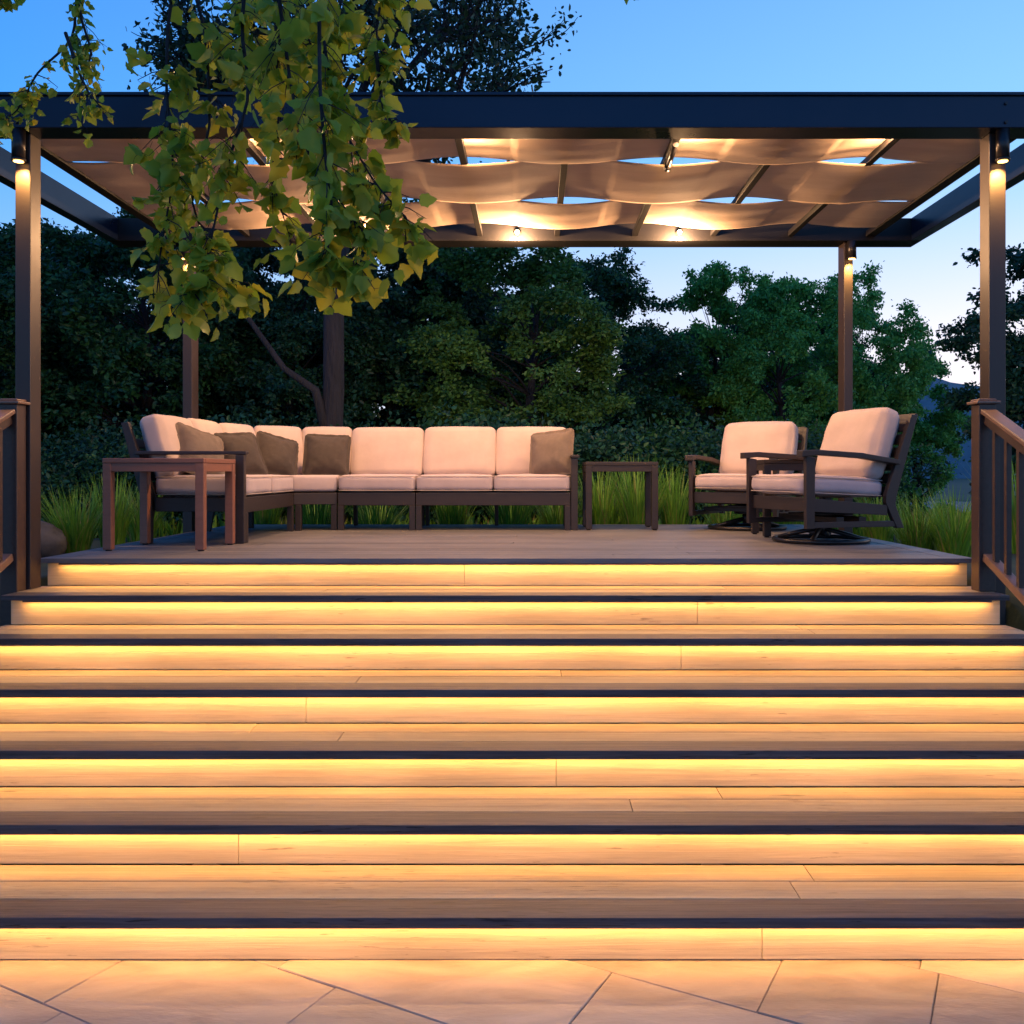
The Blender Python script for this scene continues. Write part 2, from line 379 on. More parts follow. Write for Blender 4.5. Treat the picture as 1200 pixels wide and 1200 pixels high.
# ================================================================ STEPS AND DECK
def led(parent, y, z, x0, x1):
    bm = bmesh.new(); n = 14; dx = (x1-x0)/n
    for i in range(n): box(bm, x0+i*dx, x0+(i+1)*dx, y-.009, y+.009, z-.0045, z)
    bmesh.ops.remove_doubles(bm, verts=bm.verts[:], dist=1e-5)
    o = obj('light_strip', bm, 'led', parent)
    bm = bmesh.new(); box(bm, x0-.004, x1+.004, y-.0125, y-.0105, z-.0085, z+.0009, 0); box(bm, x0-.004, x1+.004, y+.0100, y+.0115, z-.0072, z+.0009, 0)  # lips added to hide the strip and confine its light downwards
    obj('light_baffle', bm, 'edge', o); return o
BT = .027; OV = .045
steps = thing('staircase', 'wide flight of composite steps with a warm light strip glowing under every nosing', 'steps', (0, 0, 0))
for k in range(1, 7):                       # treads 1..6 below the deck
    y0 = DY-k*T_; z = -k*H_; bw = (T_+OV-.004)/3
    rb = random.Random(k)
    bm = bmesh.new()
    for j in (1, 2):
        ya = y0+j*bw+.003; yb = y0+(j+1)*bw-.002
        # boards butt end to end at a seam that differs per board
        sx = rb.uniform(-1.6, 1.6)
        box(bm, XL+.002, sx-.0012, ya, yb, z-BT, z, .003); box(bm, sx+.0012, XR-.002, ya, yb, z-BT, z-.0006, .003)
    obj('tread', bm, 'board', steps)
    bm = bmesh.new(); sx = rb.uniform(-2, 2)
    box(bm, XL, XR, y0, y0+bw-.003, z-BT, z+.0008, .003)
    obj('nosing_board', bm, 'edge', steps)
# risers (riser k sits under nosing k, k = 0 is the deck edge)
for k in range(7):
    y = DY-k*T_+OV; zt = -k*H_-BT-.001; zb = -(k+1)*H_+.002
    if k == 6: zb = PAT+.004
    bm = bmesh.new(); rb = random.Random(90+k)
    cuts = sorted([XL+.03, XR-.03]+{0: [-.4], 1: [.9], 2: [.75], 3: [-1.05], 4: [.1], 5: [-.95-.17], 6: [.78]}[k])
    for a, b in zip(cuts[:-1], cuts[1:]): box(bm, a+.0012, b-.0012, y, y+.02, zb, zt, .0015)
    obj('riser', bm, 'riser', steps)
    led(steps, y-.0285, zt, XL+.12, XR-.10)
for sx in (XL+.03, XR-.03):                 # closed stringers at both ends
    bm = bmesh.new(); s = 1 if sx > 0 else -1
    poly = [(DY+.5, -BT-.004), (DY+OV+.022, -BT-.004)]
    for k in range(1, 7): poly += [(DY-(k-1)*T_+OV+.022, -k*H_-BT-.004), (DY-k*T_+OV+.022, -k*H_-BT-.004)]
    poly += [(DY-6*T_+OV+.022, PAT-.02), (DY+.5, PAT-.02)]
    prism(bm, poly, 'x', sx-s*.045, sx-s*.002, 0)
    obj('stringer', bm, 'skirt', steps)

deck = thing('deck', 'raised deck of grey brown composite boards at the top of the steps', 'deck')
DB = 8.85
bm = bmesh.new(); bw = .14; y = DY+bw+.0; j = 0; rb = random.Random(5)
while y < DB-.1:
    ye = min(y+bw-.005, DB)
    sx = rb.uniform(-2, 2)
    box(bm, XL+.145, sx-.0015, y+.001, ye, -BT, 0, .003); box(bm, sx+.0015, XR-.145, y+.001, ye, -BT, -.0006, .003)
    y += bw; j += 1
obj('floor_boards', bm, 'deck', deck)
bm = bmesh.new()
box(bm, XL, XR, DY, DY+bw-.004, -BT, .0008, .003)
box(bm, XL, XL+.141, DY+bw, DB, -BT, .0008, .006); box(bm, XR-.141, XR, DY+bw, DB, -BT, .0008, .006)
obj('border_board', bm, 'deck', deck)
bm = bmesh.new()
box(bm, XL+.03, XR-.03, DB-.05, DB-.03, -1.3, -BT-.002); box(bm, XL+.03, XL+.05, DY+.52, DB-.05, -1.3, -BT-.002); box(bm, XR-.05, XR-.03, DY+.52, DB-.05, -1.3, -BT-.002)
obj('fascia', bm, 'skirt', deck)

# ================================================================ RAILINGS
def railing(x, label, side):
    t = thing('stair_railing', label, 'railing', (x, 5.19, 0), 0, 'railings down both sides of the steps')
    sl = H_/T_; Lr = 2.02
    bm = bmesh.new(); box(bm, -.048, .048, -.048, .048, -H_-.0 if side > 0 else -.6, .885, .006); n = obj('newel_post', bm, 'rail', t)
    bm = bmesh.new(); box(bm, -.066, .066, -.066, .066, .886, .902, .005); box(bm, -.05, .05, -.05, .05, .903, .915, .006); obj('post_cap', bm, 'railtop', n)
    bm = bmesh.new(); box(bm, -.048, .048, -Lr-.048, -Lr+.048, -.90-.37, .885-Lr*sl, .006); n = obj('newel_post', bm, 'rail', t)
    bm = bmesh.new(); box(bm, -.066, .066, -Lr-.066, -Lr+.066, .886-Lr*sl, .902-Lr*sl, .005); box(bm, -.05, .05, -Lr-.05, -Lr+.05, .903-Lr*sl, .915-Lr*sl, .006); obj('post_cap', bm, 'railtop', n)
    bm = bmesh.new(); beam(bm, (0, -.05, .845), (0, -Lr+.05, .845-(Lr-.10)*sl), .085, .026, .006); obj('top_rail', bm, 'railtop', t)
    bm = bmesh.new(); beam(bm, (0, -.05, .800), (0, -Lr+.05, .800-(Lr-.10)*sl), .045, .055, .005); obj('sub_rail', bm, 'rail', t)
    bm = bmesh.new(); beam(bm, (0, -.05, .03), (0, -Lr+.05, .03-(Lr-.10)*sl), .06, .045, .006); obj('bottom_rail', bm, 'railtop', t)
    k = 0; y = -.14
    while y > -Lr+.1:
        bm = bmesh.new(); z0 = .03+(y+.05)*sl; box(bm, -.014, .014, y-.014, y+.014, z0+.01, z0+.755, .002); obj('baluster', bm, 'rail', t)
        y -= .125; k += 1
    return t
railing(2.545, 'brown stair railing in front of the right front pergola post', 1)
railing(-2.93, 'brown stair railing on the left, beside the post under the hanging leaves', -1)

# ================================================================ PERGOLA
perg = thing('pergola', 'dark bronze steel pergola over the deck with woven tan shade cloths', 'pergola')
ZB, ZT = 1.935+CZ, 2.125+CZ
for nm, x0, x1, y0, y1, zb in (('post', -2.95, -2.863, 5.245, 5.36, -1.25), ('post', 2.605, 2.70, 5.245, 5.36, -1.25),
                               ('post', -2.948, -2.868, 7.75, 7.90, -.5), ('post', 2.624, 2.70, 7.75, 7.90, -.5)):
    bm = bmesh.new(); box(bm, x0, x1, y0, y1, zb, ZB-.001, .006)
    for s in (0, 1):   # shallow flange lines of the channel section
        xx = x0 if s == 0 else x1
    obj(nm, bm, 'post', perg)
PX0, PX1 = -3.56, 3.26
bm = bmesh.new(); box(bm, PX0, PX1, 5.17, 5.35, ZB, ZT, .004)
box(bm, PX0, PX1, 5.155, 5.1685, ZT-.012, ZT+.006, .002); obj('beam', bm, 'beam', perg)
b0 = perg.children[-1]
for zz in (ZT-.055, ZT-.16):
    for xx in (2.66, -2.90):
        bm = bmesh.new(); tube(bm, [(xx, 5.171, zz), (xx, 5.160, zz)], .009, 10); obj('bolt_head', bm, 'metal', b0)
bm = bmesh.new(); box(bm, PX0, PX1, 7.70, 7.93, ZB, ZT, .004); obj('beam', bm, 'bronze', perg)
bm = bmesh.new(); box(bm, PX0, PX0+.09, 5.352, 7.698, ZB+.001, ZT-.001, .004); obj('beam', bm, 'beam', perg)
bm = bmesh.new(); box(bm, PX1-.09, PX1, 5.352, 7.698, ZB+.001, ZT-.001, .004); obj('beam', bm, 'beam', perg)
RX = [2.83, 2.16, 1.51, .857, .205, -.44, -1.09, -1.735, -2.39, -3.03]
for x in RX:
    bm = bmesh.new(); hw = .04 if x in (RX[0], RX[-1]) else .022
    box(bm, x-hw, x+hw, 5.352, 7.698, 1.972+CZ, 2.018+CZ, .003); obj('rafter', bm, 'bronze', perg)
sp = (RX[0]-RX[-1])/9
for r_, (ya, yb) in enumerate(((5.42, 5.90), (5.905, 6.76), (6.765, 7.47))):
    nxs, nys = 260, 22; x0, x1 = RX[-1]+.01, RX[0]-.01; V = []
    rr = random.Random(r_+11); ph = [rr.uniform(0, 6) for _ in range(8)]
    for j in range(nys+1):
        v = j/nys
        for i in range(nxs+1):
            x = x0+(x1-x0)*i/nxs; q = (RX[0]-x)/sp           # rafter number (0..9)
            c = math.cos(math.pi*(q-1))                       # +1 over odd rafters, -1 under even ones
            if r_ == 1: c = -c
            c = math.copysign(abs(c)**.95, c)
            amp = .024; bow = .013*(1-(2*v-1)**2)
            z = 1.997+amp*c+(-bow if c < 0 else -bow*.3)
            if q < .9: z = 1.99+amp*c*min(1, q/.9)*1.0
            if q > 8.1: z = 1.99+amp*c*min(1, (9-q)/.9)
            z += .0018*math.sin(5*x+9*v+ph[0])+.0013*math.sin(17*v+2*x+ph[1])
            pull = .015*math.sin(math.pi*2*q)                 # edges pinch in slightly at the rafters
            y = ya+(yb-ya)*v + .004*math.sin(7*x+ph[3])
            V.append((x, y, z+CZ))
    idx = []
    for j in range(nys):
        for i in range(nxs):
            a = j*(nxs+1)+i; idx += [a, a+1, a+nxs+2, a+nxs+1]
    me = mesh_np('shade_cloth', np.array(V), np.full(len(idx)//4, 4), np.array(idx)); me.polygons.foreach_set('use_smooth', [True]*len(me.polygons))
    o = obj('shade_cloth', me, 'fabric', perg); sm = o.modifiers.new('thick', 'SOLIDIFY'); sm.thickness = .002
# ---------------------------------------------------------------- lamps on the pergola
def lamp_light(name, kind, loc, energy, parent, col=WARM, size=.02, spot=None, rot=None, blend=.5):
    d = bpy.data.lights.new(name, kind); d.energy = energy; d.color = col
    if kind in ('POINT', 'SPOT'): d.shadow_soft_size = size
    if kind == 'SPOT': d.spot_size = R(spot); d.spot_blend = blend
    o = bpy.data.objects.new(name, d); C.objects.link(o); o.parent = parent; o.location = loc
    if rot: o.rotation_euler = rot
    return o
GP = 'downlights at the head of the pergola posts'
def post_lamp(x, y, ztop, ln, label, e):
    t = thing('post_lamp', label, 'lamp', (x, y, ztop), 0, GP)
    bm = bmesh.new(); tube(bm, [(0, 0, 0), (0, 0, -ln+.012)], .036, 20); tube(bm, [(0, 0, -ln+.013), (0, 0, -ln)], .039, 20)
    obj('housing', smooth_all(bm) if False else bm, 'metal', t)
    bm = bmesh.new(); tube(bm, [(0, 0, -ln-.0005), (0, 0, -ln-.004)], .027, 16); obj('lens', bm, 'lens', t)
    lamp_light('light', 'SPOT', (0, -.012, -ln-.012), e*4, t, (1, .56, .15), .02, 110, (R(14), 0, 0), .8)
    return t
post_lamp(-2.907, 5.203, ZB-.002, .175, 'cylinder downlight on the left front post, leaves above it', 9)
post_lamp(2.66, 5.203, ZB-.002, .175, 'cylinder downlight on the right front post', 9)
post_lamp(-2.908, 7.705, ZB-.004, .145, 'cylinder downlight on the left rear post, behind the leaves', 9)
post_lamp(2.675, 7.705, ZB-.004, .145, 'cylinder downlight on the right rear post', 9)
GL = 'small beam lamps along the rear pergola beam'
def beam_lamp(px, lab, e=22, front=False):
    if front: x, y, z, s = px, 5.355, 1.988+CZ, 1
    else: x, y, z, s = (px-VX)*7.68/FPX, 7.685, CZ+(VY-272)*7.66/FPX, -1
    t = thing('beam_lamp', lab, 'lamp', (x, y, z), 0, GL if not front else 'small beam lamps behind the front pergola beam')
    bm = bmesh.new(); tube(bm, [(0, -s*.02, 0), (0, 0, 0)], .03, 16); tube(bm, [(0, 0, 0), (0, s*.014, 0)], .02, 16); obj('housing', bm, 'metal', t)
    bm = bmesh.new(); bmesh.ops.create_uvsphere(bm, u_segments=12, v_segments=8, radius=.018, matrix=Matrix.Translation((0, s*.026, 0))); obj('bulb', smooth_all(bm), 'lamp', t)
    if front:
        lamp_light('light', 'SPOT', (0, .05, -.012), e, t, WARM, .02, 125, (R(62), 0, 0), 1.0)
        lamp_light('glow', 'POINT', (0, .06, -.006), 22, t, WARM, .02)
    else: lamp_light('light', 'POINT', (0, s*.11, -.085), e*3.4, t, WARM, .03)
    return t
beam_lamp(412, 'glowing beam lamp glimpsed through the hanging leaves')
beam_lamp(606, 'glowing beam lamp on the rear beam above the sofa')
beam_lamp(796, 'glowing beam lamp on the rear beam nearest the right rear post')
for i, x in enumerate((-1.67, -.37, .94, 2.09)):
    beam_lamp(x, ['beam lamp behind the front beam, over the left side table', 'beam lamp behind the front beam, left of its middle',
                  'beam lamp behind the front beam, right of its middle', 'beam lamp behind the front beam, over the armchairs'][i], 27, True)

# a slim spotlight clipped under one rafter, tipped down to the seats
t = thing('rafter_spot', 'slim black spotlight clipped under a rafter behind the front beam', 'lamp', (.857, 5.50, 1.958+CZ))
bm = bmesh.new(); tube(bm, [(0, 0, 0), (0, .17, -.014), (0, .34, -.03)], .017, 14); tube(bm, [(0, .29, -.0255), (0, .35, -.031)], .023, 14); obj('housing', bm, 'metal', t)
bm = bmesh.new(); tube(bm, [(0, .351, -.0311), (0, .354, -.0314)], .017, 14); obj('lens', bm, 'lamp', t)
lamp_light('light', 'SPOT', (0, .37, -.036), 12, t, WARM, .02, 80, (R(62), 0, 0), 1.0)

# ================================================================ FURNITURE
def boomerang(bm, y, x0, x1, top=(.30, .86), bot=(.02, 0), w_=.062, zk=.30):
    """reclined back post + splayed rear leg; local +y is the back. y = knee position"""
    poly = [(y-w_/2, zk), (y+bot[0]-w_*.42, bot[1]), (y+bot[0]+w_*.42, bot[1]), (y+w_/2+.012, zk-.02), (y+w_/2+.012, zk+.03),
            (y+top[0]+w_*.40, top[1]), (y+top[0]-w_*.30, top[1]+.008), (y-w_/2, zk+.05)]
    prism(bm, poly, 'x', x0, x1, .004)

# ---------- sectional sofa (world coordinates in plan)
sofa = thing('sectional_sofa', 'long curved L shaped sofa with dark frame and pale cushions at the deck back', 'sofa', (0, 0, 0))
SZ0, SZ1 = .335, .478          # seat cushion bottom, top
def seg_unit(p0, p1, dirx, seats, depth=.74, legs=True, arms=(False, False), depth_b=None):
    pass
def frame_T(ox, oy, rz): return Matrix.Translation((ox, oy, 0)) @ Matrix.Rotation(rz, 4, 'Z')
def put(o, T, loc, rot=(0, 0, 0)):
    o.matrix_local = T @ Matrix.Translation(loc) @ (Matrix.Rotation(rot[2], 4, 'Z') @ Matrix.Rotation(rot[1], 4, 'Y') @ Matrix.Rotation(rot[0], 4, 'X')); return o
def straight(T, n, sw, arm_l, arm_r, seed, leg_in=()):
    """seats side by side; local x from 0 to n*sw, front at y=0, back toward +y"""
    Wd = n*sw
    bm = bmesh.new()
    box(bm, .002, Wd-.002, .0, .032, .215, .325, .005); box(bm, .002, Wd-.002, .62, .65, .23, .325, .005)
    for x in (.002, Wd-.034): box(bm, x, x+.032, .033, .619, .225, .322, .004)
    for k in range(7): box(bm, .036, Wd-.036, .045+k*.083, .045+k*.083+.06, .323, .333, .002)
    bmesh.ops.transform(bm, matrix=T, verts=bm.verts); obj('seat_frame', bm, 'frame', sofa)
    for x in ((.002, Wd-.052)):
        bm = bmesh.new(); box(bm, x, x+.05, -.003, .045, 0, .214, .004); bmesh.ops.transform(bm, matrix=T, verts=bm.verts); obj('leg', bm, 'frame', sofa)
    for x in [0.004, Wd-.038]+list(leg_in):
        bm = bmesh.new(); boomerang(bm, .675, x, x+.034, (.165, .80), (.05, 0)); bmesh.ops.transform(bm, matrix=T, verts=bm.verts); obj('back_post', bm, 'frame', sofa)
    bm = bmesh.new()
    for k in range(5):
        f = .12+.17*k; yy = .675+.165*f+.005; zz = .34+.46*f
        beam(bm, (.04, yy, zz), (Wd-.04, yy, zz), .018, .07, .003, up=(0, .43, .9))
    bmesh.ops.transform(bm, matrix=T, verts=bm.verts); obj('back_slats', bm, 'frame', sofa)
    for i in range(n):
        cx = sw*(i+.5)
        sc_ = obj('seat_cushion', cushion_bm(sw-.008, .66, SZ1-SZ0-.008, .036, .012, 12, seed+i, .002), 'cushR', sofa)
        put(sc_, T, (cx, .325, (SZ0+SZ1)/2))
        pc = obj('piping', piping_bm(sw-.008, .66, SZ1-SZ0-.004, .036, .004), 'pipe', sc_)
        bc = obj('back_cushion', cushion_bm(sw-.012, .47, .15, .042, .026, 12, seed+20+i, .004), 'cush', sofa)
        put(bc, T, (cx, .635+random.uniform(-.008, .008), .685+random.uniform(-.006, .006)), (R(90-17), 0, R(random.uniform(-1.2, 1.2))))
    for s, on in ((0, arm_l), (1, arm_r)):
        if not on: continue
        x0 = -.062 if s == 0 else Wd+.004
        bm = bmesh.new(); box(bm, x0, x0+.058, -.005, .055, 0, .625, .005); bmesh.ops.transform(bm, matrix=T, verts=bm.verts); l_ = obj('arm_post', bm, 'frame', sofa)
        bm = bmesh.new(); box(bm, x0-.004, x0+.070, -.02, .76, .626, .652, .006); bmesh.ops.transform(bm, matrix=T, verts=bm.verts); obj('armrest', bm, 'frame', sofa)
        bm = bmesh.new(); box(bm, x0+.012, x0+.05, .056, .62, .225, .32, .004); bmesh.ops.transform(bm, matrix=T, verts=bm.verts); obj('arm_rail', bm, 'frame', sofa)
        bm = bmesh.new(); boomerang(bm, .68, x0+.008, x0+.05, (.155, .85), (.0, 0), .07); bmesh.ops.transform(bm, matrix=T, verts=bm.verts); obj('back_post', bm, 'frame', sofa)
YF = 7.95
straight(frame_T(-1.685, YF, 0), 1, .672, False, False, 1)                 # armless unit
straight(frame_T(-1.010, YF, 0), 2, .670, False, True, 5, leg_in=(.655,))   # two-seat unit with the right arm
TL = frame_T(-2.035, 6.53, R(90))                                          # left branch, faces +X
straight(TL, 2, .655, True, False, 9)
# curved corner wedge: polygon seat
def bez(n): return [(-2.035, 7.852), (-1.86, 7.905), (-1.693, 7.965)]
fr = bez(3)
wedge = fr+[(-1.693, 8.60), (-2.15, 8.58), (-2.50, 8.30), (-2.68, 7.852)]
bm = bmesh.new(); prism(bm, wedge, 'z', .225, .325, .004); obj('seat_frame', bm, 'frame', sofa)
ce = Vector((sum(p[0] for p in wedge)/7, sum(p[1] for p in wedge)/7))
def shr(p, k): return (ce.x+(p[0]-ce.x)*k, ce.y+(p[1]-ce.y)*k)
bm = bmesh.new(); prism(bm, [shr(p, .985) for p in wedge], 'z', SZ0, SZ1, 0)
bmesh.ops.bevel(bm, geom=bm.edges[:], offset=.03, segments=4, affect='EDGES', profile=.5); smooth_all(bm); obj('seat_cushion', bm, 'cushR', sofa)
for (lx, ly) in ((-2.03, 7.86), (-1.745, 7.96)):
    bm = bmesh.new(); box(bm, lx, lx+.05, ly, ly+.048, 0, .224, .004); obj('leg', bm, 'frame', sofa)
for (lx, ly) in ((-2.2, 8.56), (-2.56, 8.25)):
    bm = bmesh.new(); box(bm, lx, lx+.05, ly, ly+.048, 0, .224, .004); obj('leg', bm, 'frame', sofa)
backs = [((-2.66, 7.86), (-2.52, 8.27)), ((-2.50, 8.30), (-2.16, 8.58)), ((-2.14, 8.585), (-1.70, 8.60))]
for i, (a, b) in enumerate(backs):
    a = Vector((*a, 0)); b = Vector((*b, 0)); d = b-a; ln = d.length; ang = math.atan2(d.y, d.x)
    T = Matrix.Translation(a) @ Matrix.Rotation(ang, 4, 'Z')
    bc = obj('back_cushion', cushion_bm(ln+.02, .47, .14, .042, .02, 12, 60+i, .003), 'cush', sofa)
    put(bc, T, (ln/2, -.02, .690), (R(70), 0, 0))
    bm = bmesh.new()
    for k in range(5):
        f = .12+.17*k; beam(bm, (.0, .04+.22*f, .34+.46*f), (ln, .04+.22*f, .34+.46*f), .018, .07, .003, up=(0, .43, .9))
    for xx in (0, ln): beam(bm, (xx, .06, .30), (xx, .29, .80), .03, .045, .003, up=(0, 1, 0))
    bmesh.ops.transform(bm, matrix=T, verts=bm.verts); obj('back_slats', bm, 'frame', sofa)

# ---------- throw pillows (top-level things)
GPl = 'throw pillows on the sectional sofa'
def pillow(loc, rot, size, label, m='pillow', seed=0):
    bm = cushion_bm(size, size, .05, .022, .062, 16, seed, .004)
    for v in bm.verts:       # soft pinched corners
        u = v.co.x/(size/2); q = v.co.y/(size/2); k = (u*u*q*q)
        v.co.z *= 1-.75*min(1, max(abs(u), abs(q))**6)
        v.co.x *= 1-.07*(1-q*q)*abs(u)+.03*k; v.co.y *= 1-.07*(1-u*u)*abs(q)+.03*k
        v.co.z += .004*math.sin(30*u*q+seed)+.003*math.sin(9*u+14*q+seed)
    o = obj('throw_pillow', bm, m)
    place(o, loc, rot); tag(o, label, 'pillow', GPl)
    bm = bmesh.new(); s = size/2*.985
    pts = []
    for k in range(41):
        a = 4*k/40; i = int(a) % 4; f = a-int(a); cs = [(-1, -1), (1, -1), (1, 1), (-1, 1)]
        p, q = cs[i], cs[(i+1) % 4]; u, v = p[0]+(q[0]-p[0])*f, p[1]+(q[1]-p[1])*f
        bow = 1-.06*(1-(2*f-1)**2); 
        if p[1] == q[1]: v *= bow
        else: u *= bow
        pts.append((u*s, v*s, 0))
    tube(bm, pts, .0035, 5, False); obj('piping', bm, m, o)
    return o
pillow(at(236, 531, 6.85), (R(62), R(16), R(54)), .40, 'light taupe pillow nearest the sofa arm, above the reddish side table', 'pillow2', 1)
pillow((-2.33, 7.35, .645), (R(64), R(-3), R(52)), .37, 'dark taupe pillow next to the light one at the left end of the sofa', 'pillow', 2)
pillow((-2.20, 7.92, .645), (R(66), R(14), R(38)), .37, 'dark taupe pillow tilted in the curved corner of the sofa', 'pillow', 3)
pillow((-1.84, 8.23, .655), (R(67), R(2), R(8)), .385, 'dark taupe pillow standing square at the right of the sofa corner', 'pillow', 4)
pillow((.17, 8.22, .67), (R(72), R(-6), R(-26)), .41, 'olive taupe pillow against the right end of the sofa beside the small table', 'pillow2', 5)

# ---------- side tables
GT = 'small slatted side tables'
def side_table(loc, rz, label, m, wx=.62, wy=.52, h=.592):
    t = thing('side_table', label, 'side table', loc, rz, GT)
    lg = .055
    bm = bmesh.new()
    for k in range(5):
        y0 = -wy/2+.03+k*(wy-.06)/5; box(bm, -wx/2+.03, wx/2-.03, y0+.002, y0+(wy-.06)/5-.002, h-.022, h-.002, .002)
    for s in (-1, 1):
        box(bm, -wx/2, wx/2, s*wy/2-.028 if s > 0 else s*wy/2, s*wy/2 if s > 0 else s*wy/2+.028, h-.03, h, .004)
        box(bm, s*wx/2-.028 if s > 0 else s*wx/2, s*wx/2 if s > 0 else s*wx/2+.028, -wy/2+.029, wy/2-.029, h-.03, h-.0005, .004)
    obj('tabletop', bm, m, t)
    bm = bmesh.new()
    for s in (-1, 1):
        box(bm, -wx/2+lg, wx/2-lg, s*(wy/2-.017)-.012, s*(wy/2-.017)+.012, h-.085, h-.031, .003)
        box(bm, s*(wx/2-.017)-.012, s*(wx/2-.017)+.012, -wy/2+lg, wy/2-lg, h-.085, h-.031, .003)
    obj('apron', bm, m, t)
    for sx in (-1, 1):
        for sy in (-1, 1):
            bm = bmesh.new(); cx = sx*(wx/2-lg/2-.001); cy = sy*(wy/2-lg/2-.001)
            box(bm, cx-lg/2, cx+lg/2, cy-lg/2, cy+lg/2, .008, h-.032, .005); l_ = obj('leg', bm, m, t)
            bm = bmesh.new(); cyl(bm, (cx, cy, 0), .02, .009, 12); obj('foot_glide', bm, 'metal', l_)
    return t
side_table((-2.405, 6.135, 0), R(-2), 'reddish brown side table in front of the left arm of the sofa', 'table', .655, .57)
side_table((.775, 8.22, 0), 0, 'dark side table alone between the sofa and the armchairs', 'frame', .63, .52)
side_table((2.04, 7.29, 0), 0, 'dark side table half hidden between the two armchairs', 'frame', .52, .44, .60)

# ---------- swivel armchairs
def armchair(loc, rz, label):
    t = thing('swivel_armchair', label, 'armchair', loc, rz, 'swivel armchairs at the right of the deck')
    ch = Wc = .355
    for s in (-1, 1):
        x0, x1 = (s*.375-.019, s*.375+.019)
        bm = bmesh.new(); prism(bm, [(-.375, .12), (-.315, .12), (-.308, .60), (-.378, .61)], 'x', x0, x1, .004); obj('arm_post', bm, 'frame', t)
        bm = bmesh.new(); prism(bm, [(-.42, .603), (-.30, .618), (.05, .598), (.36, .555), (.36, .59), (.05, .636), (-.30, .655), (-.42, .650)], 'x', s*.375-.036, s*.375+.036, .006); obj('armrest', bm, 'frame', t)
        bm = bmesh.new(); boomerang(bm, .29, x0, x1, (.20, .90), (.085, .115), .07, .29); obj('back_post', bm, 'frame', t)
        bm = bmesh.new(); prism(bm, [(-.312, .235), (.27, .205), (.27, .275), (-.312, .325)], 'x', s*.375-.014, s*.375+.014, .003); obj('seat_rail', bm, 'frame', t)
        bm = bmesh.new(); box(bm, s*.375-.014, s*.375+.014, -.312, .335, .125, .165, .003); obj('stretcher', bm, 'frame', t)
    bm = bmesh.new(); box(bm, -.355, .355, -.345, -.315, .235, .33, .004); box(bm, -.355, .355, .24, .27, .205, .275, .004)
    for k in range(6): box(bm, -.354, .354, -.30+k*.092, -.235+k*.092, .300-k*.008, .312-k*.008, .002)
    obj('seat_frame', bm, 'frame', t)
    bm = bmesh.new()
    for k in range(6):
        f = .08+.165*k; beam(bm, (-.354, .31+.20*f, .32+.56*f), (.354, .31+.20*f, .32+.56*f), .018, .075, .003, up=(0, .34, .94))
    obj('back_slats', bm, 'frame', t)
    bm = bmesh.new(); beam(bm, (-.36, .335+.20*.96, .88), (.36, .335+.20*.96, .88), .028, .07, .004, up=(0, .34, .94)); obj('head_rail', bm, 'frame', t)
    # swivel base
    b_ = obj('swivel_base', (lambda bm: (ring_torus(bm, (0, .0, .018), .325, .018, 56, .9), cyl(bm, (0, 0, .05), .04, .09, 20), cyl(bm, (0, 0, .135), .11, .02, 24),
         [tube(bm, [(.30*math.cos(a), .30*math.sin(a), .025), (.16*math.cos(a), .16*math.sin(a), .065), (.0, .0, .10)], .017, 8) for a in (R(45), R(135), R(225), R(315))], bm)[-1])(bmesh.new()), 'metal', t)
    bm = bmesh.new(); box(bm, -.36, .36, -.12, -.06, .156, .195, .003); box(bm, -.36, .36, .06, .12, .156, .195, .003); box(bm, -.12, .12, -.19, .19, .196, .212, .003)
    obj('swivel_plate', bm, 'metal', b_)
    s_ = obj('seat_cushion', cushion_bm(.69, .66, .125, .045, .018, 13, int(abs(rz)*50), .003), 'cushR', t)
    s_.location = (0, -.05, .405); s_.rotation_euler = (R(-2.5), 0, 0)
    p_ = obj('piping', piping_bm(.69, .66, .122, .045, .004), 'pipe', s_)
    c_ = obj('back_cushion', cushion_bm(.66, .52, .16, .055, .035, 16, 3+int(abs(rz)*50), .006), 'cush', t)
    c_.location = (0, .30, .70); c_.rotation_euler = (R(70), 0, 0)
    return t
armchair((2.085, 6.66, 0), R(-73), 'nearer swivel armchair with pale cushions, turned to its side')
armchair((1.90, 8.15, 0), R(-33), 'farther swivel armchair with pale cushions, behind the nearer one')

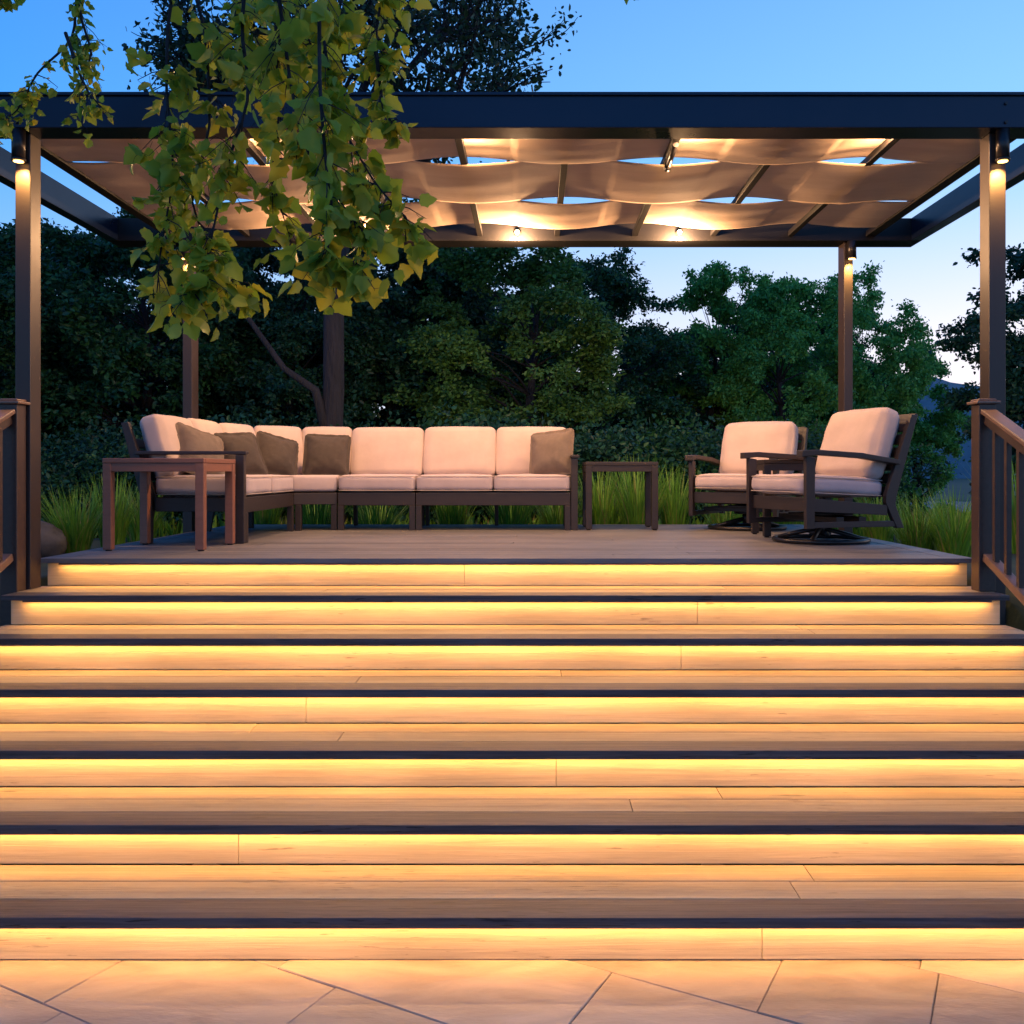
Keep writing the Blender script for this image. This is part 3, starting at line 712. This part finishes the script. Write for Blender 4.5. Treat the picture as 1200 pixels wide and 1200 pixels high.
# ================================================================ VEGETATION
LEAF = np.array([(0, 0, 0), (.26, .30, .07), (.24, .68, .06), (0, 1, -.05), (-.24, .68, .06), (-.26, .30, .07)])
LEAF_F = [(0, 1, 2, 3), (0, 3, 4, 5)]
LOBED = np.array([(0, 0, 0), (.20, -.04, .02), (.42, .10, .07), (.42, .30, .06), (.50, .50, .08), (.34, .60, .05), (.24, .80, .03), (0, 1.05, -.08),
                  (-.24, .80, .03), (-.34, .60, .05), (-.50, .50, .08), (-.42, .30, .06), (-.42, .10, .07), (-.20, -.04, .02)])
LOBED_F = [(0, 1, 2, 3), (0, 3, 5), (3, 4, 5), (0, 5, 6, 7), (0, 7, 8, 9), (0, 9, 11), (9, 10, 11), (0, 11, 12, 13)]
def leaf_mesh(name, centers, dirs, sizes, rng, base=LEAF, faces=LEAF_F, curl=.0, width=1.0):
    """leaf blades: +y axis of each blade follows dirs (N,3), random roll"""
    n = len(centers); d = dirs/np.linalg.norm(dirs, axis=1, keepdims=True)
    r = rng.normal(size=(n, 3)); s = np.cross(d, r); s /= np.linalg.norm(s, axis=1, keepdims=True)+1e-9; u = np.cross(s, d)
    B = base.copy()
    k = len(B)
    wv = width*rng.uniform(.75, 1.15, n)
    V = (s[:, None, :]*(B[None, :, 0:1]*wv[:, None, None])+d[:, None, :]*B[None, :, 1:2]+u[:, None, :]*(B[None, :, 2:3]*rng.uniform(.4, 2.2, n)[:, None, None]-curl*(B[None, :, 1:2]**2)*rng.uniform(0, 1, n)[:, None, None]))*sizes[:, None, None]+centers[:, None, :]
    fs = np.array([len(f) for f in faces]*n); flat = np.concatenate([np.array(f) for f in faces])
    idx = (flat[None, :]+np.arange(n)[:, None]*k).ravel()
    return mesh_np(name, V.reshape(-1, 3), fs, idx)
M['bark'] = m = mat('bark', (.006, .007, .011), .9, (.018, .019, .026), 5, (3, 3, .6), 1.0, 9)
[n for n in m.node_tree.nodes if n.type == 'BUMP'][0].inputs['Distance'].default_value = .05
def leafmat(name, cols, tr=.25, rough=.5, spec=.35):
    M[name] = mat(name, cols[0], rough, island=cols, translucent=tr, spec=spec)
leafmat('leaf_dark', [(.008, .044, .020), (.015, .075, .026), (.034, .130, .034), (.009, .050, .026)])
leafmat('leaf_mid', [(.045, .20, .045), (.09, .33, .060), (.16, .42, .075), (.045, .23, .060)])
leafmat('leaf_olive', [(.030, .100, .022), (.055, .160, .030), (.085, .20, .036), (.030, .105, .028)])
leafmat('leaf_blue', [(.009, .048, .030), (.014, .070, .036), (.024, .10, .042), (.009, .042, .028)])
leafmat('leaf_near_lit', [(.19, .32, .028), (.31, .40, .036), (.50, .43, .036), (.13, .27, .042), (.25, .36, .032), (.38, .42, .038)], .5, .42)  # leaf colours brightened to stand in for warm light from the house
leafmat('grass_blade', [(.09, .25, .026), (.15, .37, .038), (.24, .46, .05), (.11, .28, .035), (.14, .34, .04), (.36, .30, .10)], .3, .5)

def crown_tree(name, seed, h, trunk_h, rx, rz, clumps, leaves, leaf, m, spread=.55, trunk_r=.16, fork=None, hollow=.45, droop=.2, lean=0):
    """mesh pair (trunk, crown) around the origin: limbs reach to every clump; leaves gather round the twigs"""
    rng = np.random.default_rng(seed); rd = random.Random(seed)
    bm = bmesh.new()
    top = h-rz*.55; pts = []; n = 9
    for i in range(n):
        f = i/(n-1); pts.append(Vector((lean*f+.10*math.sin(f*5+seed), .10*math.sin(f*4+seed*2), top*f)))
    tube(bm, pts, [trunk_r*(1.35 if i == 0 else 1)*(1-.78*i/(n-1)) for i in range(n)], 10)
    cz = h-rz; CC = []; DD = []
    tips = []
    lob = [(Vector((rd.gauss(0, 1), rd.gauss(0, 1), rd.gauss(0, .8))).normalized(), rd.uniform(.75, 1.25)) for _ in range(9)]
    for c in range(clumps):
        v = Vector((rd.gauss(0, 1), rd.gauss(0, 1), rd.gauss(0, 1))).normalized()
        k = 1.0
        for lv, s in lob: k += (s-1)*max(0, v.dot(lv))**3*1.1
        rad = (hollow+(1-hollow)*rd.random()**.6)*k
        p = Vector((lean+v.x*rx*rad, v.y*rx*rad, cz+v.z*rz*rad))
        if p.z < trunk_h*.55: p.z = trunk_h*.55+rd.uniform(0, .4)
        f = min(.97, max(trunk_h/top*.8, (p.z-rx*.45*rd.uniform(.5, 1.2))/top)); q = pts[0].lerp(pts[-1], 0) if False else pts[int(f*(n-1))]
        mid = q.lerp(p, .55)+Vector((rd.uniform(-.2, .2), rd.uniform(-.2, .2), rd.uniform(-.05, .25)))*rx*.25
        rr = trunk_r*(1-.78*f)*.5
        if c % 2 == 0 or clumps < 60:
            tube(bm, [q, q.lerp(mid, .5)+Vector((0, 0, .06)), mid, p], [rr, rr*.65, rr*.4, rr*.14], 5, False)
        # twigs
        nt_ = 4
        for tq in range(nt_):
            tv = Vector((rd.gauss(0, 1), rd.gauss(0, 1), rd.gauss(0, .7))).normalized()*spread*rd.uniform(.5, 1.15)
            e = p+tv
            if c % 2 == 0: tube(bm, [mid.lerp(p, .8), p.lerp(e, .5)+Vector((0, 0, .03)), e], [rr*.22, rr*.14, .004], 3, False)
            per = leaves//nt_
            f_ = rng.random(per)**.7
            a = np.array(p)[None, :]*(1-f_[:, None])+np.array(e)[None, :]*f_[:, None]
            a = a+rng.normal(size=(per, 3))*spread*np.array([.20, .20, .15])
            d_ = rng.normal(size=(per, 3))+np.array(tv)[None, :]*1.2/spread*.5-np.array([0, 0, droop*2])
            CC.append(a); DD.append(d_)
    CC = np.concatenate(CC); DD = np.concatenate(DD)
    cm = leaf_mesh(name+'_crown', CC, DD, rng.uniform(.5, 1.4, len(CC))*leaf, rng)
    tm = bpy.data.meshes.new(name+'_trunk'); bm.to_mesh(tm); bm.free(); tm.materials.append(M['bark']); cm.materials.append(M[m])
    return tm, cm
def plant_tree(kind, proto, loc, rz, s, label, cat='tree', group=None, mtl=None):
    t = thing(kind, label, cat, loc, rz, group); t.scale = s if hasattr(s, '__len__') else (s, s, s)
    a = bpy.data.objects.new('trunk', proto[0]); C.objects.link(a); a.parent = t
    b = bpy.data.objects.new('crown', proto[1]); C.objects.link(b); b.parent = t
    if mtl:
        b.material_slots[0].link = 'OBJECT'; b.material_slots[0].material = M[mtl]
    return t
PA = crown_tree('oak', 1, 7.0, .5, 2.3, 3.4, 135, 420, .10, 'leaf_dark', .50)
PB = crown_tree('ash', 2, 7.0, .4, 2.0, 3.45, 135, 420, .095, 'leaf_mid', .46)
PC = crown_tree('poplar', 5, 7.0, .5, 1.7, 3.4, 110, 420, .105, 'leaf_mid', .42)
GW = 'trees standing behind the deck'
GZ = -.45
# (px, Y, top py, width scale, proto, material, label)
wood = [(-60, 13, 215, 1.1, PA, 'leaf_dark', 'dark tree at the far left edge, behind the left railing'),
        (60, 15.5, 262, 1.1, PB, 'leaf_dark', 'dark green tree between the left front post and the left rear post'),
        (165, 14, 240, 1.1, PA, 'leaf_dark', 'dark tree just left of the left rear post'),
        (262, 16, 235, 1.1, PC, 'leaf_dark', 'dark tree behind the hanging leaves, right of the left rear post'),
        (345, 14.5, 255, 1.0, PB, 'leaf_blue', 'blue green tree right behind the forked trunk'),
        (455, 15.5, 232, 1.15, PA, 'leaf_blue', 'dense dark tree behind the middle of the sofa'),
        (545, 17, 215, 1.1, PC, 'leaf_dark', 'tall dark tree behind the second beam lamp'),
        (622, 13.5, 262, 1.0, PB, 'leaf_olive', 'olive green tree behind the right end of the sofa'),
        (705, 16.5, 296, .95, PA, 'leaf_dark', 'tree whose right edge ends at the gap of sky under the rear beam'),
        (775, 19, 372, 1.0, PB, 'leaf_blue', 'low blue green tree below the gap of sky'),
        (838, 18.5, 296, .95, PC, 'leaf_mid', 'leafy green tree above the farther armchair'),
        (915, 17.5, 304, .9, PB, 'leaf_mid', 'green tree just left of the right rear post'),
        (1005, 19, 312, .85, PA, 'leaf_mid', 'green tree just right of the right rear post'),
        (1070, 21, 395, .8, PC, 'leaf_mid', 'lower green tree at the end of the row, left of the pale sky'),
        (1262, 12.5, 235, .95, PA, 'leaf_blue', 'dark tree at the right edge, behind the right front post')]
rd = random.Random(4)
for i, (px, Y, ty, ws, pr, mt, lb) in enumerate(wood):
    p = at(px, 553, Y); g_ = ground_z(p.x, p.y)-.05; topz = CZ+(VY-ty)*Y/FPX
    s = (topz-g_)/7.25
    plant_tree('broadleaf_tree', pr, (p.x, Y, g_), rd.uniform(0, 6.28), (max(s, .75)*ws, max(s, .75)*ws, s), lb, 'tree', GW, mt)
# second row that closes the wood
for i, (px, Y, ty, lb) in enumerate([(10, 21, 250, 'far dark tree seen between the two left posts'), (215, 22, 255, 'far dark tree straight behind the left rear post'), (400, 21, 262, 'far dark tree behind the sofa corner'),
                         (500, 22, 255, 'far dark tree behind the middle seats of the sofa'), (650, 22, 285, 'far dark tree behind the right end of the sofa'), (745, 24, 388, 'far low tree behind the small table'),
                         (880, 23, 330, 'far tree behind the farther armchair'), (965, 24, 345, 'far tree showing left of the right rear post')]):
    p = at(px, 553, Y); g_ = ground_z(p.x, p.y)-.05; topz = CZ+(VY-ty)*Y/FPX; s = (topz-g_)/7.25
    plant_tree('broadleaf_tree', (PA, PB, PC)[i % 3], (p.x, Y, g_), rd.uniform(0, 6.28), (s*1.15, s*1.15, s), lb, 'tree', 'far trees of the wood', 'leaf_dark')
# tall forked tree behind the sofa, crown above the pergola
rng = np.random.default_rng(21); rd = random.Random(21)
tall = thing('tall_tree', 'tall tree with a forked bluish trunk, its lacy crown rising above the pergola', 'tree', at(388, 553, 10.8)*1)
tall.location = (at(388, 553, 10.8).x, 10.8, ground_z(-2.3, 10.8)-.05)
bm = bmesh.new()
P0 = [Vector(p) for p in ((0, 0, 0), (-.02, 0, .9), (.03, 0, 1.8), (.02, .05, 2.9), (.15, .1, 4.0), (.3, .1, 5.2))]
tube(bm, P0, [.21, .14, .125, .12, .10, .07], 12)
tube(bm, [Vector(p) for p in ((0, -.05, 1.15), (-.16, -.1, 1.8), (-.52, -.12, 2.05), (-.95, -.1, 2.65), (-1.5, 0, 3.3), (-1.8, .1, 4.4))], [.08, .05, .036, .028, .022, .015], 9)
obj('trunk', bm, 'bark', tall)
CC = []; DD = []; bm = bmesh.new()
def grow(p, d, L_, r_, lvl):
    n = 4; pts = [p.copy()]; q = p.copy(); dd = d.copy()
    for i in range(n):
        dd = (dd+Vector((rd.gauss(0, .16), rd.gauss(0, .16), rd.gauss(0, .10)+.03))).normalized(); q = q+dd*L_/n; pts.append(q.copy())
    tube(bm, pts, [r_*(1-.5*i/n) for i in range(n+1)], 6 if lvl < 2 else 3, False)
    if lvl >= 3:
        k = 17
        f_ = rng.random(k); a = np.array([list(pts[0].lerp(pts[-1], t_)) for t_ in f_])+rng.normal(size=(k, 3))*.085
        CC.append(a); DD.append(rng.normal(size=(k, 3))+np.array(dd)-np.array([0, 0, .5])); return
    for c in range(4 if lvl < 2 else 5):
        f = rd.uniform(.35, 1.0); b = pts[min(n, int(f*n+.5))]
        nd = (dd+Vector((rd.gauss(0, .62), rd.gauss(0, .62), rd.gauss(.05, .42)))).normalized()
        grow(b, nd, L_*rd.uniform(.55, .75), r_*.55, lvl+1)
for (b, d, L_) in [((.3, .1, 5.0), (.6, 0, .75), 1.8), ((.2, .1, 4.4), (1, -.2, .36), 1.45), ((.28, .1, 5.2), (.2, .1, 1), 1.9), ((.1, .1, 3.9), (-.7, .2, .8), 1.9), ((-1.5, .1, 4.3), (.1, .1, .9), 1.1), ((.1, 0, 4.3), (-.4, -.3, .9), 1.5),
                   ((.3, .1, 5.1), (1, .3, .55), 1.7), ((.25, .1, 4.7), (-.2, -.4, 1), 2.0), ((.2, .1, 4.2), (.9, .5, .35), 1.4), ((.0, .1, 4.5), (-.6, .3, .9), 1.9), ((.25, .1, 4.8), (.3, .5, 1), 1.7), ((-1.8, .1, 4.4), (.4, .1, 1), 1.1)]:
    grow(Vector(b), Vector(d).normalized(), L_, .055, 0)
obj('limbs', bm, 'bark', tall)
CC = np.concatenate(CC); DD = np.concatenate(DD)
leafmat('leaf_tall', [(.012, .040, .030), (.020, .060, .034), (.040, .085, .030), (.014, .045, .034)])
me = leaf_mesh('tall_crown', CC, DD, rng.uniform(.6, 1.3, len(CC))*.085, rng); obj('crown', me, 'leaf_tall', tall)

# undergrowth shrubs between the wood and the deck
def shrub_proto(seed, m, leaf=.06, n=11000):
    rng = np.random.default_rng(seed); rd = random.Random(seed)
    cl = [(rd.gauss(0, .42), rd.gauss(0, .35), rd.uniform(.25, 1.0)) for _ in range(46)]
    i = rng.integers(0, len(cl), n); c = np.array(cl)[i]+rng.normal(size=(n, 3))*np.array([.17, .17, .13]); c[:, 2] = np.abs(c[:, 2])
    me = leaf_mesh('shrub', c, rng.normal(size=(n, 3))+np.array([0, 0, .2]), rng.uniform(.6, 1.3, n)*leaf, rng); me.materials.append(M[m])
    bm = bmesh.new()
    for k in range(12):
        q = cl[k]; tube(bm, [(0, 0, 0), (q[0]*.4, q[1]*.4, q[2]*.5), q], [.02, .012, .004], 4, False)
    tm = bpy.data.meshes.new('shrub_stems'); bm.to_mesh(tm); bm.free(); tm.materials.append(M['bark'])
    return tm, me
SA = shrub_proto(31, 'leaf_dark'); SB = shrub_proto(32, 'leaf_blue')
spots = [(30, 10.6, .95), (120, 11.2, 1.15), (205, 10.8, .9), (290, 11.4, 1.25), (345, 12.2, 1.0), (430, 11.8, 1.2), (505, 12.2, .95), (575, 11.6, 1.3), (650, 12.2, 1.0), (722, 11.5, 1.15), (795, 11.8, 1.3), (868, 12.4, 1.0), (940, 12.0, 1.2), (1005, 12.4, .9)]
where = ['behind the left front post', 'behind the tall grass clump beside the deck', 'behind the reddish side table', 'behind the left arm of the sofa', 'behind the sofa corner', 'behind the fourth pillow', 'behind the middle back cushions of the sofa', 'behind the two-seat end of the sofa', 'behind the right end of the sofa', 'behind the small table standing alone',
         'between the small table and the armchairs', 'behind the farther armchair', 'behind the right rear post', 'behind the back of the nearer armchair']
for i, ((px, Y, s), lb) in enumerate(zip(spots, where)):
    p = at(px, 553, Y); t = thing('shrub', 'dark leafy shrub '+lb, 'shrub', (p.x, Y, ground_z(p.x, Y)-.03), rd.uniform(0, 6.28), 'shrubs along the back of the deck')
    t.scale = (s, s, s*.95); pr = (SA, SB)[i % 2]
    for nm, d_ in (('stems', pr[0]), ('foliage', pr[1])):
        o = bpy.data.objects.new(nm, d_); C.objects.link(o); o.parent = t

# tall ornamental grasses
def grass_clump(seed, n, h, spread, bend=.35, w_=.007):
    rng = np.random.default_rng(seed); V = []; F = []; S = []
    b = 0
    for i in range(n):
        a = rng.uniform(0, 6.283); r0 = spread*.35*math.sqrt(rng.random()); L_ = h*rng.uniform(.55, 1.1); bd = bend*rng.uniform(.1, 1.2)
        az = a+rng.normal()*.5; sx, sy = math.cos(az+1.57), math.sin(az+1.57); ww = w_*rng.uniform(.6, 1.3)
        x0, y0 = r0*math.cos(a), r0*math.sin(a)
        for k in range(6):
            f = k/5; o = bd*L_*f**1.9; z = L_*f*(1-.25*bd*f**2)
            cx, cy = x0+(o+spread*.25*f)*math.cos(az), y0+(o+spread*.25*f)*math.sin(az); wk = ww*(1-f)**.6+.0006
            V += [(cx-sx*wk, cy-sy*wk, z), (cx+sx*wk, cy+sy*wk, z)]
        for k in range(5):
            F += [b+2*k, b+2*k+1, b+2*k+3, b+2*k+2]; S.append(4)
        b += 12
    me = mesh_np('grass_tuft', np.array(V), np.array(S), np.array(F)); me.materials.append(M['grass_blade']); return me
G1 = grass_clump(1, 260, .95, .45); G2 = grass_clump(2, 240, .9, .35, .28); G3 = grass_clump(3, 330, .72, .40, .45, .006)
gs = [(15, 8.3, .75, G2, 'grass clump behind the left railing'), (88, 7.9, .82, G3, 'tall bright grass clump left of the deck, beside the boulder'), (132, 8.3, .75, G2, 'grass clump behind the leg of the reddish side table'),
      (165, 9.4, .85, G3, 'grass seen under the left armrest of the sofa'),
      (310, 9.35, .85, G2, 'grass seen below the corner of the sofa'), (372, 9.3, .85, G1, 'grass seen below the curved corner seat'), (442, 9.3, .85, G3, 'grass seen under the single middle seat'), (530, 9.4, .85, G2, 'grass seen under the left of the two end seats'),
      (600, 9.3, .85, G1, 'grass seen under the right of the two end seats'), (655, 9.5, .85, G3, 'grass seen under the right end of the sofa'), (705, 9.4, .9, G2, 'tall grass seen between the legs of the small dark table, on the left'), (748, 9.3, .9, G1, 'tall grass seen between the legs of the small dark table, on the right'),
      (790, 9.5, .85, G2, 'grass clump left of the farther armchair'), (850, 9.4, .75, G3, 'grass seen below the farther armchair'), (915, 9.5, .8, G1, 'grass seen between the two armchairs'), (965, 9.6, .8, G2, 'grass seen behind the seat of the nearer armchair'),
      (1030, 9.3, .8, G3, 'low grass at the back right corner of the deck'), (1076, 8.0, .80, G3, 'bright grass clump right of the deck, left of its neighbour'), (1120, 7.7, .88, G3, 'bright grass clump right of the deck, beside the right front post'), (1195, 8.4, .95, G1, 'grass clump seen through the right railing')]
for (px, Y, s, me, lb) in gs:
    p = at(px, 553, Y); o = bpy.data.objects.new('ornamental_grass', me); C.objects.link(o)
    o.location = (p.x, Y, ground_z(p.x, Y)-.02); o.scale = (s, s, s); o.rotation_euler = (0, 0, rd.uniform(0, 6.28))
    tag(o, lb, 'grass clump', 'ornamental grass clumps round the deck')
# a few pale flowering stalks and pond-side reeds in one mass
n = 15000; rng = np.random.default_rng(77)
px = rng.uniform(-400, 1500, n); Y = rng.uniform(9.6, 16, n); X = (px-VX)*Y/FPX
keep = ((X-13.5)/9.2)**2+((Y-24)/13.4)**2 > 1; X = X[keep]; Y = Y[keep]; n = len(X)
cen = np.array([(x, y, ground_z(x, y)-.02) for x, y in zip(X, Y)])
me = leaf_mesh('meadow', cen, rng.normal(size=(n, 3))*.28+np.array([0, 0, 1]), rng.uniform(.12, .34, n), rng, width=.10)
tag(obj('meadow_grass', me, 'grass_blade'), kind='stuff')

# boulder left of the deck
def boulder(loc, s, seed, label):
    bm = bmesh.new(); bmesh.ops.create_icosphere(bm, subdivisions=4, radius=1)
    from mathutils import noise
    for v in bm.verts:
        k = 1+.28*noise.noise(v.co*1.1+Vector((seed, 0, 0)))+.10*noise.noise(v.co*3+Vector((seed, 3, 0)))+.03*noise.noise(v.co*9)
        v.co = Vector((v.co.x*s[0], v.co.y*s[1], v.co.z*s[2]))*k
    smooth_all(bm); o = obj('boulder', bm, 'rock'); o.location = loc; tag(o, label, 'boulder')
M['rock'] = mat('rock', (.035, .037, .045), .85, (.09, .09, .10), 4, (1, 1, 1), .8, 9)
p = at(58, 628, 7.6); boulder((p.x-.12, 7.6, ground_z(p.x, 7.6)+.10), (.24, .22, .21), 2.0, 'grey boulder beside the left front post, below the tall grass')

# ---------- near tree whose leafy branches hang into view at the top left
near = thing('overhanging_tree', 'near tree whose yellow green lobed leaves hang down in front of the pergola', 'tree', (-4.3, 3.3, PAT-.15))
off = Vector((-4.3, 3.3, PAT-.15))
bm = bmesh.new()
tube(bm, [Vector(p)-off for p in ((-4.3, 3.3, -1.35), (-4.28, 3.3, 0), (-4.2, 3.35, 1.4), (-4.0, 3.4, 2.6), (-3.7, 3.5, 3.8), (-3.4, 3.6, 5.0))], [.24, .19, .17, .15, .11, .07], 12)
tube(bm, [Vector(p)-off for p in ((-4.05, 3.4, 2.4), (-3.2, 3.5, 2.95), (-2.4, 3.6, 3.15), (-1.5, 3.6, 3.2), (-.7, 3.65, 3.05), (-.3, 3.7, 2.9))], [.10, .08, .06, .045, .03, .015], 9)
tube(bm, [Vector(p)-off for p in ((-3.3, 3.5, 2.95), (-2.6, 3.9, 3.1), (-1.9, 4.2, 3.1), (-1.2, 4.3, 3.0))], [.06, .05, .035, .02], 8)
obj('trunk', bm, 'bark', near)
rng = np.random.default_rng(5); rd = random.Random(5)
stems = [  # (points (px,py,Y)), number of leaves, leaf size, spread
    ([(225, -90, 3.7), (205, 20, 3.75), (190, 110, 3.7), (205, 200, 3.65), (190, 290, 3.6), (182, 350, 3.6)], 330, .085, .105),
    ([(200, -90, 3.9), (240, 40, 3.9), (245, 150, 3.85), (225, 240, 3.8), (250, 310, 3.8), (290, 345, 3.75)], 330, .085, .11),
    ([(290, -90, 3.6), (285, 20, 3.6), (300, 110, 3.55), (270, 190, 3.55), (240, 270, 3.5), (240, 320, 3.5), (230, 345, 3.5)], 340, .085, .11),
    ([(300, -90, 3.4), (330, 20, 3.4), (345, 100, 3.35), (350, 170, 3.3), (400, 235, 3.3), (430, 275, 3.3)], 340, .088, .11),
    ([(360, -90, 3.5), (375, 0, 3.5), (385, 80, 3.45), (400, 150, 3.45), (430, 215, 3.4), (480, 266, 3.4)], 300, .088, .10),
    ([(380, -90, 3.25), (370, 20, 3.25), (370, 110, 3.2), (380, 190, 3.2), (390, 250, 3.2), (385, 305, 3.2), (420, 310, 3.2)], 280, .088, .10),
    ([(330, -90, 3.8), (320, 20, 3.8), (330, 130, 3.8), (325, 210, 3.75), (340, 280, 3.75)], 260, .085, .11),
    ([(440, -90, 3.6), (455, -20, 3.6), (440, 40, 3.6), (460, 75, 3.55)], 200, .085, .10),
    ([(400, -90, 3.9), (400, 10, 3.9), (385, 60, 3.9), (360, 100, 3.9)], 200, .085, .12),
    ([(250, -90, 4.0), (275, -20, 4.0), (290, 50, 4.0), (275, 90, 4.0)], 200, .085, .13),
    ([(440, 60, 3.5), (445, 120, 3.5), (460, 150, 3.5)], 60, .085, .06),
    ([(170, -90, 4.2), (90, -20, 4.2), (80, 40, 4.2), (60, 90, 4.2), (25, 130, 4.2), (-5, 145, 4.2)], 260, .052, .075),
    ([(95, -60, 4.25), (100, 20, 4.25), (110, 65, 4.25), (100, 110, 4.25), (95, 150, 4.2)], 210, .052, .065),
    ([(80, 40, 4.2), (95, 90, 4.15), (110, 120, 4.15), (130, 135, 4.1)], 80, .055, .045),
    ([(-40, -60, 4.1), (0, -20, 4.1), (15, 10, 4.1)], 70, .05, .06),
    ([(60, -80, 4.1), (50, -30, 4.1), (45, -5, 4.1)], 25, .05, .04),
    ([(740, -60, 3.9), (738, -20, 3.9), (741, -6, 3.9)], 10, .05, .03),
]
bm = bmesh.new(); CC = []; DD = []; SS = []
def interp(P_, f):
    f = min(max(f, 0), .9999)*(len(P_)-1); i = int(f); return P_[i].lerp(P_[i+1], f-i)
for pts, n, ls, sp_ in stems:
    P_ = [at(*p)-off for p in pts]
    P_ = [p+Vector((rd.gauss(0, .012), rd.gauss(0, .03), rd.gauss(0, .01))) for p in P_]
    sm_ = [interp(P_, k/20) for k in range(21)]
    sm_ = [sm_[0]]+[(sm_[k-1]+sm_[k]*2+sm_[k+1])/4 for k in range(1, 20)]+[sm_[-1]]
    tube(bm, sm_, [.0085*(1-.75*k/20) for k in range(21)], 6, False)
    left = int(n*.62)
    while left > 0:
        f = rd.random()**.85; b = interp(P_, f); down = (interp(P_, f+.05)-interp(P_, f-.05)).normalized()
        tv = (Vector((rd.gauss(0, 1), rd.gauss(0, 1), rd.gauss(0, .5)))*.9+down*.8).normalized()*sp_*rd.uniform(.5, 1.9)*(1.15-.5*f)
        tip = b+tv+Vector((0, 0, -.25*tv.length))
        tube(bm, [b, b.lerp(tip, .5)+Vector((0, 0, .01)), tip], [.0028, .002, .0012], 4, False)
        k = rd.randint(3, 6); left -= k
        for q in range(k):
            c = b.lerp(tip, (q+1)/k)
            ld = Vector((rd.gauss(0, .75), rd.gauss(0, .75), rd.gauss(-.75, .5)))
            ld.normalize(); c2 = c+ld*ls*.35
            tube(bm, [c, c2], [.0009, .0008], 3, False)
            CC.append(c2); DD.append(ld); SS.append(ls*rd.uniform(.42, 1.0))
obj('twigs', bm, 'bark', near)
me = leaf_mesh('near_leaves', np.array(CC), np.array(DD), np.array(SS), rng, LOBED, LOBED_F, .38)
me.polygons.foreach_set('use_smooth', [True]*len(me.polygons))
obj('crown', me, 'leaf_near_lit', near)
